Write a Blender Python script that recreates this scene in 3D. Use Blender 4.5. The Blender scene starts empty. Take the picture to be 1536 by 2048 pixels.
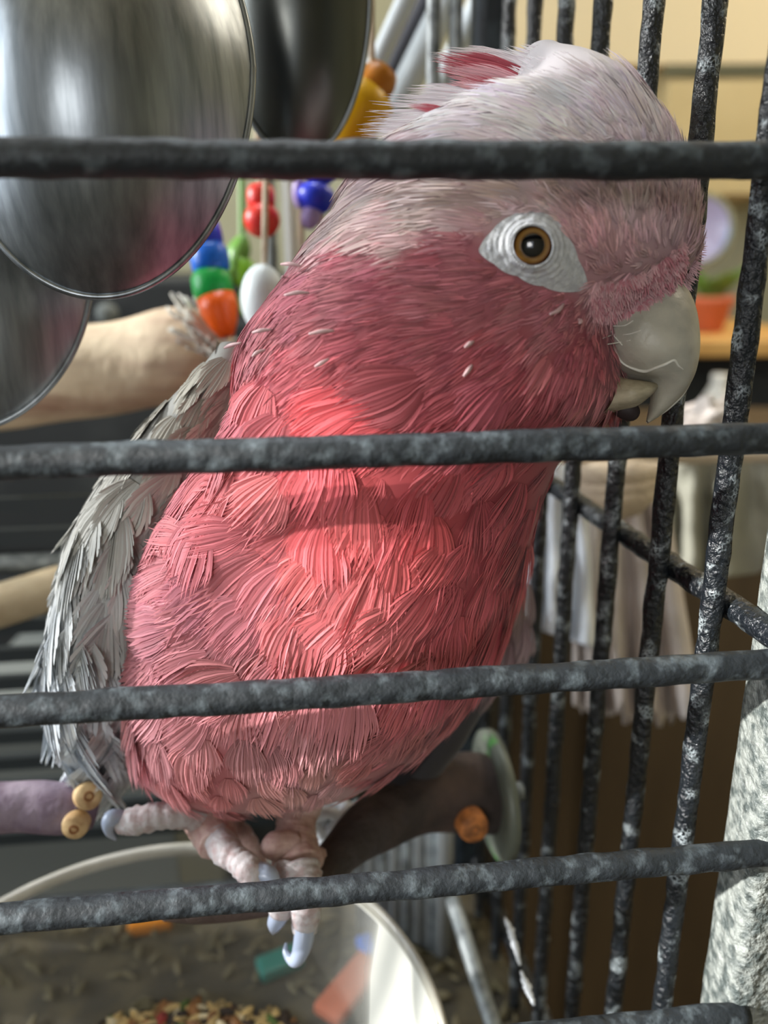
import bpy, math, random
import numpy as np
from mathutils import Vector, Matrix
from mathutils.bvhtree import BVHTree
from mathutils import noise as mnoise
random.seed(7); rng = np.random.default_rng(7)
S = bpy.context.scene; C = S.collection
# ------------------------------------------------------------------ camera
W, H, FPX = 1536., 2048., 1600.
PITCH, ROLL = math.radians(17.6), math.radians(0.57)
CAM = Vector((0, 0, 1.40))
F = Vector((0, math.cos(PITCH), -math.sin(PITCH)))
R0 = Vector((1, 0, 0)); U0 = Vector((0, math.sin(PITCH), math.cos(PITCH)))
Rv = R0*math.cos(ROLL) - U0*math.sin(ROLL); Uv = U0*math.cos(ROLL) + R0*math.sin(ROLL)
cd = bpy.data.cameras.new('camera'); cam = bpy.data.objects.new('camera', cd); C.objects.link(cam)
cam.matrix_world = Matrix(((Rv.x, Uv.x, -F.x, CAM.x), (Rv.y, Uv.y, -F.y, CAM.y), (Rv.z, Uv.z, -F.z, CAM.z), (0, 0, 0, 1)))
cd.sensor_fit = 'VERTICAL'; cd.sensor_height = 36; cd.sensor_width = 27; cd.lens = FPX/H*36
cd.clip_start = .01; cd.clip_end = 50
cd.dof.use_dof = True; cd.dof.focus_distance = .168; cd.dof.aperture_fstop = 9
S.camera = cam
# ------------------------------------------------------------------ world, lights, exposure
wd = bpy.data.worlds.new('world'); S.world = wd; wd.use_nodes = True
bg = wd.node_tree.nodes['Background']; bg.inputs[0].default_value = (.80, .88, 1, 1); bg.inputs[1].default_value = 1.3
S.view_settings.view_transform = 'Standard'; S.view_settings.look = 'None'
S.view_settings.exposure = 0.0; S.view_settings.gamma = 1; S.view_settings.use_curve_mapping = False
def area(name, loc, target, sx, sy, power, col, spread=180):
    l = bpy.data.lights.new(name, 'AREA'); l.shape = 'RECTANGLE' if name != 'rear_window_daylight' else 'ELLIPSE'; l.size = sx; l.size_y = sy; l.energy = power; l.color = col
    l.spread = math.radians(spread)
    o = bpy.data.objects.new(name, l); C.objects.link(o); o.location = loc
    o.rotation_euler = (Vector(target)-Vector(loc)).to_track_quat('-Z', 'Y').to_euler(); return o
area('window_daylight', (-1.72, .15, 1.85), (0, .2, 1.35), 1.3, 1.1, 40, (.86, .93, 1))      # light from the window in the left wall
area('rear_window_daylight', (-.5, -1.72, 1.75), (0, .2, 1.35), .62, .62, 7.5, (1, .97, .93))     # light from the window behind the viewer
area('kitchen_lamp_light', (1.1, 1.0, 2.45), (1.1, 1.3, 0), .4, .4, 12, (1, .88, .70))       # ceiling lamp over the far wall
area('skylight_light', (-.1, .55, 2.5), (.02, .2, 1.4), .4, .4, 9.0, (.88, .93, 1))
def spot(name, loc, target, power, size, blend, col, rad=.01):
    l = bpy.data.lights.new(name, 'SPOT'); l.energy = power; l.spot_size = math.radians(size); l.spot_blend = blend; l.color = col; l.shadow_soft_size = rad
    o = bpy.data.objects.new(name, l); C.objects.link(o); o.location = loc
    o.rotation_euler = (Vector(target)-Vector(loc)).to_track_quat('-Z', 'Y').to_euler(); return o

sl = bpy.data.lights.new('sun', 'SUN'); sl.energy = 3.2; sl.angle = math.radians(1.0); sl.color = (1, .97, .92)
so = bpy.data.objects.new('sun', sl); C.objects.link(so); so.rotation_euler = Vector((.86, -.10, -.34)).to_track_quat('-Z', 'Y').to_euler()   # comes in through window_1

b1 = spot('post_sun_spot', (-1.25, -.30, 1.72), (.058, .150, 1.235), 230, 11, .25, (1, .98, .94)); b1.scale = (.22, 1, 1)   # added spot imitating sunlight on the front corner post
b2 = spot('breast_sun_spot', (-.80, -.55, 1.95), (-.002, .158, 1.345), 62, 2.9, .25, (1, .93, .85)); b2.scale = (.42, 1, 1)  # added spot imitating the sun patch on the breast

# ------------------------------------------------------------------ helpers
def P(px, py, z):
    "point seen at pixel px,py at optical depth z"
    return CAM + F*z + Rv*((px-W/2)*z/FPX) - Uv*((py-H/2)*z/FPX)
def Ph(px, py, h):
    "point seen at pixel px,py at world distance y = h in front of the camera"
    d = F + Rv*((px-W/2)/FPX) - Uv*((py-H/2)/FPX)
    return CAM + d*(h/d.y)
def proj(p):
    v = Vector(p)-CAM; z = v.dot(F); return (W/2+v.dot(Rv)/z*FPX, H/2-v.dot(Uv)/z*FPX, z)
def lin(c):  # sRGB 0-255 -> linear
    return tuple(((x/255)/12.92 if x/255 <= .04045 else ((x/255+.055)/1.055)**2.4) for x in c)
def mat(name, col, rough=.6, metal=0, noise=None, bump=None, spec=.5, sss=0, trans=0, sheen=0, coat=0, vcol=None, ior=None, alpha=None):
    m = bpy.data.materials.new(name); m.use_nodes = True; n = m.node_tree; b = n.nodes['Principled BSDF']
    b.inputs['Base Color'].default_value = (*lin(col), 1); b.inputs['Roughness'].default_value = rough; b.inputs['Metallic'].default_value = metal
    b.inputs['Specular IOR Level'].default_value = spec
    if sss: b.inputs['Subsurface Weight'].default_value = sss; b.inputs['Subsurface Scale'].default_value = .003; b.inputs['Subsurface Radius'].default_value = (1, .5, .4)
    if trans: b.inputs['Transmission Weight'].default_value = trans
    if ior: b.inputs['IOR'].default_value = ior
    if sheen: b.inputs['Sheen Weight'].default_value = sheen
    if coat: b.inputs['Coat Weight'].default_value = coat; b.inputs['Coat Roughness'].default_value = .03
    co = n.nodes.new('ShaderNodeTexCoord')
    if noise:   # (other colour, scale, low, high[, stretch])
        nz = n.nodes.new('ShaderNodeTexNoise'); nz.inputs['Scale'].default_value = noise[1]; nz.inputs['Detail'].default_value = 5
        mp = n.nodes.new('ShaderNodeMapping'); n.links.new(co.outputs['Object'], mp.inputs[0])
        if len(noise) > 4: mp.inputs['Scale'].default_value = noise[4]
        n.links.new(mp.outputs[0], nz.inputs['Vector'])
        r = n.nodes.new('ShaderNodeMapRange'); r.inputs[1].default_value = noise[2]; r.inputs[2].default_value = noise[3]; n.links.new(nz.outputs[0], r.inputs[0])
        mx = n.nodes.new('ShaderNodeMix'); mx.data_type = 'RGBA'; n.links.new(r.outputs[0], mx.inputs[0])
        mx.inputs[6].default_value = (*lin(col), 1); mx.inputs[7].default_value = (*lin(noise[0]), 1); n.links.new(mx.outputs[2], b.inputs['Base Color'])
    if bump:    # (scale, strength, distance)
        nb = n.nodes.new('ShaderNodeTexNoise'); nb.inputs['Scale'].default_value = bump[0]; nb.inputs['Detail'].default_value = 4; n.links.new(co.outputs['Object'], nb.inputs['Vector'])
        bp = n.nodes.new('ShaderNodeBump'); bp.inputs['Strength'].default_value = bump[1]; bp.inputs['Distance'].default_value = bump[2]
        n.links.new(nb.outputs[0], bp.inputs['Height']); n.links.new(bp.outputs[0], b.inputs['Normal'])
    if vcol:
        a = n.nodes.new('ShaderNodeAttribute'); a.attribute_name = vcol; n.links.new(a.outputs['Color'], b.inputs['Base Color'])
    return m
def mesh_obj(name, verts, faces, m, parent=None, smooth=True, cols=None):
    me = bpy.data.meshes.new(name)
    if isinstance(verts, np.ndarray):
        me.vertices.add(len(verts)); me.vertices.foreach_set('co', verts.astype(np.float32).ravel())
        f = np.asarray(faces, dtype=np.int32); k = f.shape[1]
        me.loops.add(f.size); me.loops.foreach_set('vertex_index', f.ravel())
        me.polygons.add(len(f)); me.polygons.foreach_set('loop_start', np.arange(0, f.size, k, dtype=np.int32)); me.polygons.foreach_set('loop_total', np.full(len(f), k, dtype=np.int32))
        me.update(calc_edges=True); me.validate()
    else:
        me.from_pydata([tuple(v) for v in verts], [], faces); me.update()
    if cols is not None:
        ca = me.color_attributes.new('col', 'FLOAT_COLOR', 'POINT'); c4 = np.ones((len(me.vertices), 4), np.float32); c4[:, :3] = cols; ca.data.foreach_set('color', c4.ravel())
    if smooth: me.polygons.foreach_set('use_smooth', [True]*len(me.polygons))
    me.materials.append(m)
    o = bpy.data.objects.new(name, me); C.objects.link(o)
    if parent is not None: o.parent = parent; o.matrix_parent_inverse = Matrix.Translation(parent.location).inverted() if parent.type == 'EMPTY' and parent.parent is None else Matrix.Identity(4)
    return o
def tag(o, label=None, cat=None, group=None, kind=None):
    for k, v in (('label', label), ('category', cat), ('group', group), ('kind', kind)):
        if v: o[k] = v
    return o
def thing(name, loc, label, cat, group=None):
    o = bpy.data.objects.new(name, None); C.objects.link(o); o.location = loc; o.empty_display_size = .02
    return tag(o, label, cat, group)
def struct(o): o['kind'] = 'structure'; return o
def catmull(pts, n):
    pts = [np.array(p, float) for p in pts]; q = [2*pts[0]-pts[1]]+pts+[2*pts[-1]-pts[-2]]; out = []
    m = len(pts)-1
    for i in range(n+1):
        u = i/n*m; k = min(int(u), m-1); t = u-k; a, b, c, d = q[k:k+4]
        out.append(.5*(2*b+(c-a)*t+(2*a-5*b+4*c-d)*t*t+(3*b-3*c+d-a)*t**3))
    return out
def tube_geo(pts, rad, seg=12, n=None, wob=0, wscale=200, ring=None, cap=True, flat=1.0):
    "generalised tube through pts with radii rad (list or number)"
    n = n or (len(pts)-1)*6
    rad = [rad]*len(pts) if isinstance(rad, (int, float)) else rad
    ctl = [list(p)+[r] for p, r in zip(pts, rad)]
    cc = catmull(ctl, n) if len(pts) > 2 else [np.array(ctl[0])*(1-i/n)+np.array(ctl[1])*i/n for i in range(n+1)]
    V, Fc = [], []; up = None
    for i, c in enumerate(cc):
        p = Vector(c[:3]); r = max(c[3], 1e-5)
        a = Vector(cc[max(i-1, 0)][:3]); b = Vector(cc[min(i+1, n)][:3]); t = (b-a).normalized()
        if up is None:
            up = t.orthogonal().normalized() if abs(t.dot(Vector(F))) > .9 else (F - t*t.dot(F)).normalized()
        up = (up - t*up.dot(t)).normalized(); sd = t.cross(up)
        for k in range(seg):
            an = 2*math.pi*k/seg; d = up*math.cos(an)*flat + sd*math.sin(an); rr = r
            if wob: rr *= 1 + wob*mnoise.noise((p+d*r)*wscale)
            if ring: rr *= 1 + ring[1]*abs(math.sin(i/n*math.pi*ring[0]))
            V.append(p+d*rr)
    for i in range(n):
        for k in range(seg):
            Fc.append((i*seg+k, i*seg+(k+1) % seg, (i+1)*seg+(k+1) % seg, (i+1)*seg+k))
    if cap: Fc.append(tuple(range(seg-1, -1, -1))); Fc.append(tuple(n*seg+k for k in range(seg)))
    return V, Fc
def tube(name, pts, rad, m, parent=None, **k):
    v, f = tube_geo(pts, rad, **k); return mesh_obj(name, v, f, m, parent)
def join(geos):
    V, Fc = [], []
    for v, f in geos:
        o = len(V); V += list(v); Fc += [tuple(i+o for i in q) for q in f]
    return V, Fc
def box_geo(c, sx, sy, sz, ax=None):
    c = Vector(c); X, Y, Z = ax if ax else (Vector((1, 0, 0)), Vector((0, 1, 0)), Vector((0, 0, 1)))
    V = [c+X*(i*sx/2)+Y*(j*sy/2)+Z*(k*sz/2) for i in (-1, 1) for j in (-1, 1) for k in (-1, 1)]
    return V, [(0, 1, 3, 2), (4, 6, 7, 5), (0, 4, 5, 1), (2, 3, 7, 6), (0, 2, 6, 4), (1, 5, 7, 3)]
def box(name, c, sx, sy, sz, m, parent=None, ax=None, bev=0):
    v, f = box_geo(c, sx, sy, sz, ax); o = mesh_obj(name, v, f, m, parent, smooth=False)
    if bev: b = o.modifiers.new('bevel', 'BEVEL'); b.width = bev; b.segments = 3
    return o
def lathe_geo(c, prof, seg=32, axis=Vector((0, 0, 1))):
    axis = axis.normalized(); X = axis.orthogonal().normalized(); Y = axis.cross(X); c = Vector(c); V, Fc = [], []
    for r, h in prof:
        for k in range(seg):
            a = 2*math.pi*k/seg; V.append(c+axis*h+(X*math.cos(a)+Y*math.sin(a))*max(r, 1e-5))
    for i in range(len(prof)-1):
        for k in range(seg): Fc.append((i*seg+k, i*seg+(k+1) % seg, (i+1)*seg+(k+1) % seg, (i+1)*seg+k))
    return V, Fc
def lathe(name, c, prof, m, parent=None, seg=32, axis=Vector((0, 0, 1))):
    v, f = lathe_geo(c, prof, seg, axis); return mesh_obj(name, v, f, m, parent)
def ball_prof(r, n=12, sz=1): return [(r*math.sin(math.pi*i/n), -r*sz*math.cos(math.pi*i/n)) for i in range(n+1)]

# ------------------------------------------------------------------ materials
def hammer(name, base, vein, amt, vw=.10):
    "hammered powder coat: dark paint with fine silvery veins"
    m = mat(name, base, .3, 0, bump=(560, 1, .0016), spec=.6); n = m.node_tree; b = n.nodes['Principled BSDF']
    co = n.nodes.new('ShaderNodeTexCoord')
    nw = n.nodes.new('ShaderNodeTexNoise'); nw.inputs['Scale'].default_value = 420; n.links.new(co.outputs['Object'], nw.inputs['Vector'])
    add = n.nodes.new('ShaderNodeVectorMath'); add.operation = 'MULTIPLY_ADD'; n.links.new(nw.outputs['Color'], add.inputs[0]); add.inputs[1].default_value = (.0030,)*3; n.links.new(co.outputs['Object'], add.inputs[2])
    vo = n.nodes.new('ShaderNodeTexVoronoi'); vo.feature = 'DISTANCE_TO_EDGE'; vo.inputs['Scale'].default_value = 980; n.links.new(add.outputs[0], vo.inputs['Vector'])
    r1 = n.nodes.new('ShaderNodeMapRange'); r1.inputs[1].default_value = .02; r1.inputs[2].default_value = vw; r1.inputs[3].default_value = 1; r1.inputs[4].default_value = 0; n.links.new(vo.outputs['Distance'], r1.inputs[0])
    nm = n.nodes.new('ShaderNodeTexNoise'); nm.inputs['Scale'].default_value = 170; nm.inputs['Detail'].default_value = 6; n.links.new(co.outputs['Object'], nm.inputs['Vector'])
    r2 = n.nodes.new('ShaderNodeMapRange'); r2.inputs[1].default_value = amt; r2.inputs[2].default_value = amt+.1; n.links.new(nm.outputs[0], r2.inputs[0])
    mu = n.nodes.new('ShaderNodeMath'); mu.operation = 'MULTIPLY'; n.links.new(r1.outputs[0], mu.inputs[0]); n.links.new(r2.outputs[0], mu.inputs[1])
    mx = n.nodes.new('ShaderNodeMix'); mx.data_type = 'RGBA'; n.links.new(mu.outputs[0], mx.inputs[0]); mx.inputs[6].default_value = (*lin(base), 1); mx.inputs[7].default_value = (*lin(vein), 1)
    n.links.new(mx.outputs[2], b.inputs['Base Color']); return m
M = {
 'front_bar': mat('dusty dark coated wire', (36, 42, 47), .55, 0, noise=((92, 102, 108), 260, .50, .72), bump=(400, .5, .001)),
 'bar': hammer('hammered black coating', (24, 29, 34), (160, 170, 174), .55, .24),
 'post': mat('hammered grey post coating', (150, 155, 150), .45, 0, noise=((84, 92, 90), 330, .42, .62), bump=(420, 1, .0022), spec=.6),
 'backpost': mat('dark blue coated post', (26, 34, 42), .5, noise=((60, 72, 80), 90, .5, .8), bump=(300, .4, .001)),
 'back_bar': mat('worn grey back wire', (156, 164, 166), .45, .1, noise=((84, 90, 92), 160, .4, .7)),
 'grille': mat('dark grille', (34, 42, 46), .6),
 'steel': mat('polished stainless steel', (160, 166, 171), .36, 1, noise=((122, 128, 132), 60, .35, .7, (6, 6, .6)), bump=(60, .08, .002)),
 'steel_dark': mat('dark-reflection stainless steel', (95, 97, 94), .28, 1, bump=(60, .05, .002)),  # darker twin of steel; the dark reflection is put into its colour
 'tube_steel': mat('silver tube', (206, 214, 220), .35, .15, bump=(120, .2, .001)),
 'tube_dark': mat('dark tube', (60, 62, 72), .5, .2),
 'wood': mat('debarked pale branch', (232, 212, 180), .7, noise=((165, 128, 108), 28, .45, .72, (.5, 1, 3)), bump=(90, .5, .003)),
 'wood2': mat('smooth pale dowel', (196, 182, 150), .6, noise=((160, 140, 110), 40, .4, .7), bump=(120, .2, .002)),
 'purple': mat('purple grey branch bark', (120, 102, 120), .75, noise=((165, 150, 165), 90, .45, .7), bump=(150, .6, .002)),
 'bark': mat('dark branch bark', (58, 50, 48), .8, noise=((88, 72, 66), 60, .4, .7), bump=(150, .6, .003)),
 'cut': mat('fresh cut wood end', (222, 190, 140), .7, noise=((180, 140, 95), 300, .4, .7)),
 'cut2': mat('orange cut wood end', (205, 130, 70), .7, noise=((120, 75, 45), 300, .4, .7)),
 'cutring': mat('growth ring', (150, 100, 60), .8),
 'plate': mat('grey perch washer', (112, 118, 108), .5, .3, noise=((100, 165, 90), 60, .58, .66)),
 'feather': mat('plumage', (200, 100, 110), .65, vcol='col', spec=.25, sheen=.15),
 'skin': mat('leg scales', (212, 182, 174), .6, sss=.15, noise=((190, 152, 146), 420, .4, .65), bump=(500, .5, .0010)),
 'toe': mat('toe scales', (206, 200, 202), .55, sss=.1, noise=((184, 160, 160), 420, .45, .7), bump=(500, .5, .0010)),
 'claw': mat('claw horn', (176, 188, 212), .3, coat=.3),
 'beak': mat('beak horn', (192, 188, 174), .4, sss=.08, noise=((160, 157, 146), 110, .45, .75, (1, 1, 1.3)), bump=(260, .35, .0012)),
 'beakedge': mat('beak edge', (226, 224, 214), .35),
 'eyeskin': mat('eye skin', (186, 188, 192), .45, noise=((206, 208, 210), 900, .4, .62), bump=(1300, .4, .0008), spec=.6),
 'quill': mat('pin feather sheath', (205, 170, 172), .45),
 'tongue': mat('dark mouth', (48, 38, 40), .6),
 'cloth': mat('pale cotton rag', (206, 194, 186), .9, noise=((226, 218, 212), 30, .4, .7), bump=(300, .3, .002)),
 'cloth2': mat('grey green rag', (168, 166, 150), .9, bump=(300, .3, .002)),
 'cloth3': mat('blue white rag', (242, 248, 255), .9, bump=(300, .15, .002)),  # raised to near white; window light on the rag is put into colour
 'rope': mat('cotton rope', (214, 196, 172), .9, bump=(500, .5, .002)),
 'fiber': mat('sisal tassel fibre', (200, 196, 186), .9),
 'wall': mat('painted wall', (196, 190, 156), .9, noise=((206, 202, 172), 3, .4, .6)),
 'walld': mat('grey wall', (150, 148, 135), .9),
 'ceil': mat('ceiling paint', (225, 212, 180), .9),
 'floor': mat('floor boards', (92, 72, 52), .6, noise=((70, 52, 38), 6, .4, .6, (1, 8, 1))),
 'tan': mat('tan cupboard', (196, 176, 128), .55, noise=((206, 186, 138), 5, .4, .6)),
 'cream': mat('cream bulkhead', (226, 208, 168), .8),
 'brown': mat('olive brown cupboard', (92, 74, 48), .7, noise=((76, 60, 38), 7, .35, .65, (3, 3, .4))),
 'shelfwood': mat('yellow pine worktop', (226, 178, 104), .5, noise=((206, 156, 88), 20, .4, .7)),
 'dark': mat('dark furniture', (40, 42, 42), .7, noise=((70, 72, 70), 12, .5, .7)),
 'darkgrey': mat('grey box', (112, 116, 112), .8),
 'slate': mat('dark slat', (38, 46, 50), .6),
 'white': mat('white plastic', (222, 220, 212), .4),
 'plaque': mat('lilac plate', (168, 160, 190), .35, noise=((120, 180, 225), 9, .5, .62)),
 'rimgreen': mat('olive rim', (138, 138, 110), .5),
 'terra': mat('terracotta pot', (205, 112, 78), .8), 'leafg': mat('plant leaf', (104, 140, 60), .6),
 'bowlrim': mat('bowl rim plastic', (198, 196, 186), .2, noise=((160, 158, 146), 40, .4, .7)),
 'ribbed': mat('ribbed grey panel', (138, 140, 138), .7), 'tray': mat('cage tray litter', (56, 52, 42), .9, noise=((92, 84, 62), 60, .4, .7)),
}
for nm, c in {'red': (235, 60, 50), 'blue': (20, 110, 225), 'green': (20, 175, 75), 'orange': (250, 100, 15), 'royal': (40, 60, 215), 'lilac': (175, 155, 215), 'yellow': (250, 190, 10), 'amber': (196, 120, 15), 'lime': (120, 180, 30), 'palegreen': (110, 160, 70), 'icy': (225, 235, 238), 'teal': (40, 130, 120)}.items():
    M[nm] = mat(nm+' plastic', c, .35, sss=.0)
gl = mat('clear plastic', (236, 236, 228), .12, ior=1.2, trans=.0, bump=(30, .1, .002)); n_ = gl.node_tree     # clear plastic with light scuffs
b_ = n_.nodes['Principled BSDF']; tr = n_.nodes.new('ShaderNodeBsdfTransparent'); mxs = n_.nodes.new('ShaderNodeMixShader'); fr = n_.nodes.new('ShaderNodeFresnel'); fr.inputs[0].default_value = 1.2
am = n_.nodes.new('ShaderNodeMath'); am.operation = 'ADD'; am.inputs[1].default_value = .03; n_.links.new(fr.outputs[0], am.inputs[0])
n_.links.new(am.outputs[0], mxs.inputs[0]); n_.links.new(tr.outputs[0], mxs.inputs[1]); n_.links.new(b_.outputs[0], mxs.inputs[2]); n_.links.new(mxs.outputs[0], n_.nodes['Material Output'].inputs[0])
M['clear'] = gl
# eye: iris and pupil by angle from the local z axis
em = bpy.data.materials.new('eyeball'); em.use_nodes = True; n_ = em.node_tree; b_ = n_.nodes['Principled BSDF']; b_.inputs['Roughness'].default_value = .12; b_.inputs['Coat Weight'].default_value = 1; b_.inputs['Coat Roughness'].default_value = .02
co = n_.nodes.new('ShaderNodeTexCoord'); sx = n_.nodes.new('ShaderNodeSeparateXYZ'); n_.links.new(co.outputs['Object'], sx.inputs[0])
l1 = n_.nodes.new('ShaderNodeVectorMath'); l1.operation = 'MULTIPLY'; l1.inputs[1].default_value = (1000, 1000, 0); n_.links.new(co.outputs['Object'], l1.inputs[0])
l2 = n_.nodes.new('ShaderNodeVectorMath'); l2.operation = 'LENGTH'; n_.links.new(l1.outputs[0], l2.inputs[0])
rp = n_.nodes.new('ShaderNodeValToRGB'); dv = n_.nodes.new('ShaderNodeMath'); dv.operation = 'DIVIDE'; dv.inputs[1].default_value = 5.0; n_.links.new(l2.outputs['Value'], dv.inputs[0]); n_.links.new(dv.outputs[0], rp.inputs[0])
els = rp.color_ramp.elements; els[0].position = 0; els[0].color = (.004, .004, .006, 1); els[1].position = 1; els[1].color = (.03, .012, .008, 1)
for p_, c_ in ((.40, (6, 6, 8)), (.425, (120, 84, 40)), (.52, (164, 124, 62)), (.60, (150, 104, 50)), (.65, (86, 48, 24)), (.74, (52, 28, 18))):
    e = els.new(p_); e.color = (*lin(c_), 1)
n_.links.new(rp.outputs[0], b_.inputs['Base Color']); M['eye'] = em

# ================================================================== the room
def wallbox(name, lo, hi, m):
    c = [(a+b)/2 for a, b in zip(lo, hi)]; return struct(box(name, c, hi[0]-lo[0], hi[1]-lo[1], hi[2]-lo[2], m))
XL, XR, YB, YF, ZC = -1.8, 2.1, -1.8, 1.9, 2.6
wallbox('floor', (XL-.1, YB-.1, -.1), (XR+.1, YF+.1, 0), M['floor'])
wallbox('ceiling', (XL-.1, YB-.1, ZC), (XR+.1, YF+.1, ZC+.1), M['ceil'])
wallbox('wall_back', (XL-.1, YF, 0), (XR+.1, YF+.1, ZC), M['wall'])
wallbox('wall_right', (XR, YB, 0), (XR+.1, YF, ZC), M['wall'])
def holed(name, axis, pos, lo, hi, a0, a1, z0, z1, m):
    "wall with a window opening a0..a1 x z0..z1"
    g = []
    def seg(u0, u1, w0, w1):
        if axis == 'x': g.append(box_geo((pos, (u0+u1)/2, (w0+w1)/2), .1, u1-u0, w1-w0))
        else: g.append(box_geo(((u0+u1)/2, pos, (w0+w1)/2), u1-u0, .1, w1-w0))
    seg(lo, a0, 0, ZC); seg(a1, hi, 0, ZC); seg(a0, a1, 0, z0); seg(a0, a1, z1, ZC)
    v, f = join(g); return struct(mesh_obj(name, v, f, m, smooth=False))
holed('wall_left', 'x', XL-.05, YB, YF, -.5, .8, 1.3, 2.4, M['walld'])
holed('wall_front', 'y', YB-.05, XL, XR, -1.0, .1, 1.25, 2.25, M['walld'])
def winframe(name, axis, pos, a0, a1, z0, z1):
    g = []; w = .05; mid = (a0+a1)/2
    for (u, zz, su, sz) in ((mid, z0+w/2, a1-a0, w), (mid, z1-w/2, a1-a0, w), (a0+w/2, (z0+z1)/2, w, z1-z0), (a1-w/2, (z0+z1)/2, w, z1-z0), (mid, (z0+z1)/2, .03, z1-z0)):
        g.append(box_geo((pos, u, zz) if axis == 'x' else (u, pos, zz), .05 if axis == 'x' else su, su if axis == 'x' else .05, sz))
    v, f = join(g); return struct(mesh_obj(name, v, f, M['white'], smooth=False))
winframe('window_1', 'x', XL-.05, -.5, .8, 1.3, 2.4); winframe('window_2', 'y', YB-.05, -1.0, .1, 1.25, 2.25)

# ================================================================== the cage
FY = math.radians(5.9); SY = math.radians(10.8)
fd = Vector((math.cos(FY), math.sin(FY), 0)); fn = Vector((-math.sin(FY), math.cos(FY), 0))
sd_ = Vector((-math.sin(SY), math.cos(SY), 0)); sn = Vector((math.cos(SY), math.sin(SY), 0))
DH = .135                              # front grille distance straight ahead
X0 = .1021                             # side grille: x = X0 - .1907*y
def front(t, z): return Vector((0, DH, z)) + fd*t
def side_at(h, z): return Vector((X0-.1907*h, h, z))
h_post = (.1021+0)/(.524+.1907)
TOP, TRAY = 1.78, 1.10
cage = thing('bird_cage', side_at(.143, 0), 'black hammered-metal bird cage with horizontal front wires and upright side wires', 'birdcage')
# corner posts
def post(hx, w, m, nm='corner_post'):
    z0, z1 = 0, TOP; c = side_at(hx, 0)+sn*.004
    pts = [c+Vector((0, 0, z0)), c+Vector((0, 0, TRAY-.1)), c+Vector((0, 0, z1))]
    return pts
pc = side_at(.149, 0)+sn*.0140
def square_post(name, c, w, m):
    # rounded square section, slightly uneven skin
    V, Fc = [], []; n = 150; seg = 28
    zs = [0, TRAY-.2]+[TRAY-.2+(TOP-TRAY+.2)*i/n for i in range(1, n+1)]
    for z in zs:
        for k in range(seg):
            a = 2*math.pi*k/seg; ca, sa = math.cos(a), math.sin(a)
            r = w/2/((abs(ca)**5+abs(sa)**5)**(1/5))
            p = c + fd*(ca*r) + fn*(sa*r) + Vector((0, 0, z)); r2 = 1+.035*mnoise.noise(p*300)
            V.append(c+(fd*(ca*r)+fn*(sa*r))*r2+Vector((0, 0, z)))
    for i in range(len(zs)-1):
        for k in range(seg): Fc.append((i*seg+k, i*seg+(k+1) % seg, (i+1)*seg+(k+1) % seg, (i+1)*seg+k))
    Fc.append(tuple(len(V)-seg+k for k in range(seg)))
    return mesh_obj(name, V, Fc, m, cage)
square_post('corner_post', pc, .0155, M['post'])
HB = .334
bc = side_at(HB, 0)+sn*.002
square_post('corner_post', bc, .0125, M['backpost'])
pfl = Vector((0, DH, 0))+fd*(-.36); square_post('corner_post', pfl, .0155, M['post'])
pbl = bc - fd*.42; square_post('corner_post', pbl, .0125, M['backpost'])
# front horizontal wires
tend = (pc-Vector((0, DH, 0))).dot(fd)-.004
SP = .0463; zf = CAM.z - .235*DH
zrows = [zf+SP*k for k in range(8, -10, -1)]
for z in zrows:
    if z < TRAY+.03 or z > TOP-.02: continue
    tube('front_bar', [front(-.356, z), front(-.1, z+.0002), front(.0, z), front(tend, z)], .00295, M['front_bar'], cage, seg=14, n=150, wob=.13, wscale=170)
# side upright wires, spaced evenly
us = []
for k in range(0, 8):
    u = 1.779 - .311 + .311*0; us.append(k)
x_pix = [1513, 1380, 1268, 1174, 1108, 1050, 1003]
for k, px in enumerate(x_pix):
    q = Ph(px, 500, 1.0)-CAM; s = q.x/q.y; h = X0/(s+.1907)
    a = side_at(h, TRAY); b = side_at(h, TOP)
    tube('side_bar', [a, (a+b)/2, b], .00245, M['bar'], cage, seg=14, n=230, wob=.17, wscale=210)
# rails of the side panel
for z in (CAM.z-.074, TRAY+.012, TOP-.006):
    tube('side_rail', [side_at(.140, z)+sn*.0052, side_at(.24, z)+sn*.0052, side_at(HB-.004, z)+sn*.0052], .0030, M['bar'], cage, seg=12, n=120, wob=.15, wscale=200)
# top and bottom rims
for z in (TOP, TRAY):
    for nm, a, b in (('top_rail' if z == TOP else 'bottom_rail', pfl, pc), ('top_rail' if z == TOP else 'bottom_rail', pbl, bc), ('top_rail' if z == TOP else 'bottom_rail', pfl, pbl)):
        tube(nm, [a+Vector((0, 0, z)), b+Vector((0, 0, z))], .006, M['backpost'], cage, n=4)
    # roof wires
for i in range(1, 15):
    a = pfl.lerp(pc, i/15); b = pbl.lerp(bc, i/15)
    tube('roof_bar', [a+Vector((0, 0, TOP)), b+Vector((0, 0, TOP))], .0024, M['bar'], cage, n=4, seg=8)
# back panel: uprights right of the bird, close horizontal slats low on the left
def back(t, z): return bc + fn*(-.0) + Vector((0, 0, z)) - fd*t
for t in (.0125, .0205):
    tube('back_bar', [back(t, TRAY), back(t, TOP)], .0026, M['back_bar'], cage, n=60, wob=.1)
for t in (.26, .36):
    tube('back_bar', [back(t, TRAY), back(t, TOP)], .0035, M['back_bar'], cage, n=8)
for k in range(13):
    z = CAM.z-.095-.0135*k
    v, f = box_geo(back(.235, z), .35, .004, .0062, (fd, fn, Vector((0, 0, 1)))); mesh_obj('back_slat', v, f, M['slate'], cage, smooth=False)
tube('back_rail', [back(.01, CAM.z-.118)-fn*.006, back(.41, CAM.z-.118)-fn*.006], .0035, M['back_bar'], cage, n=4)
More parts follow.
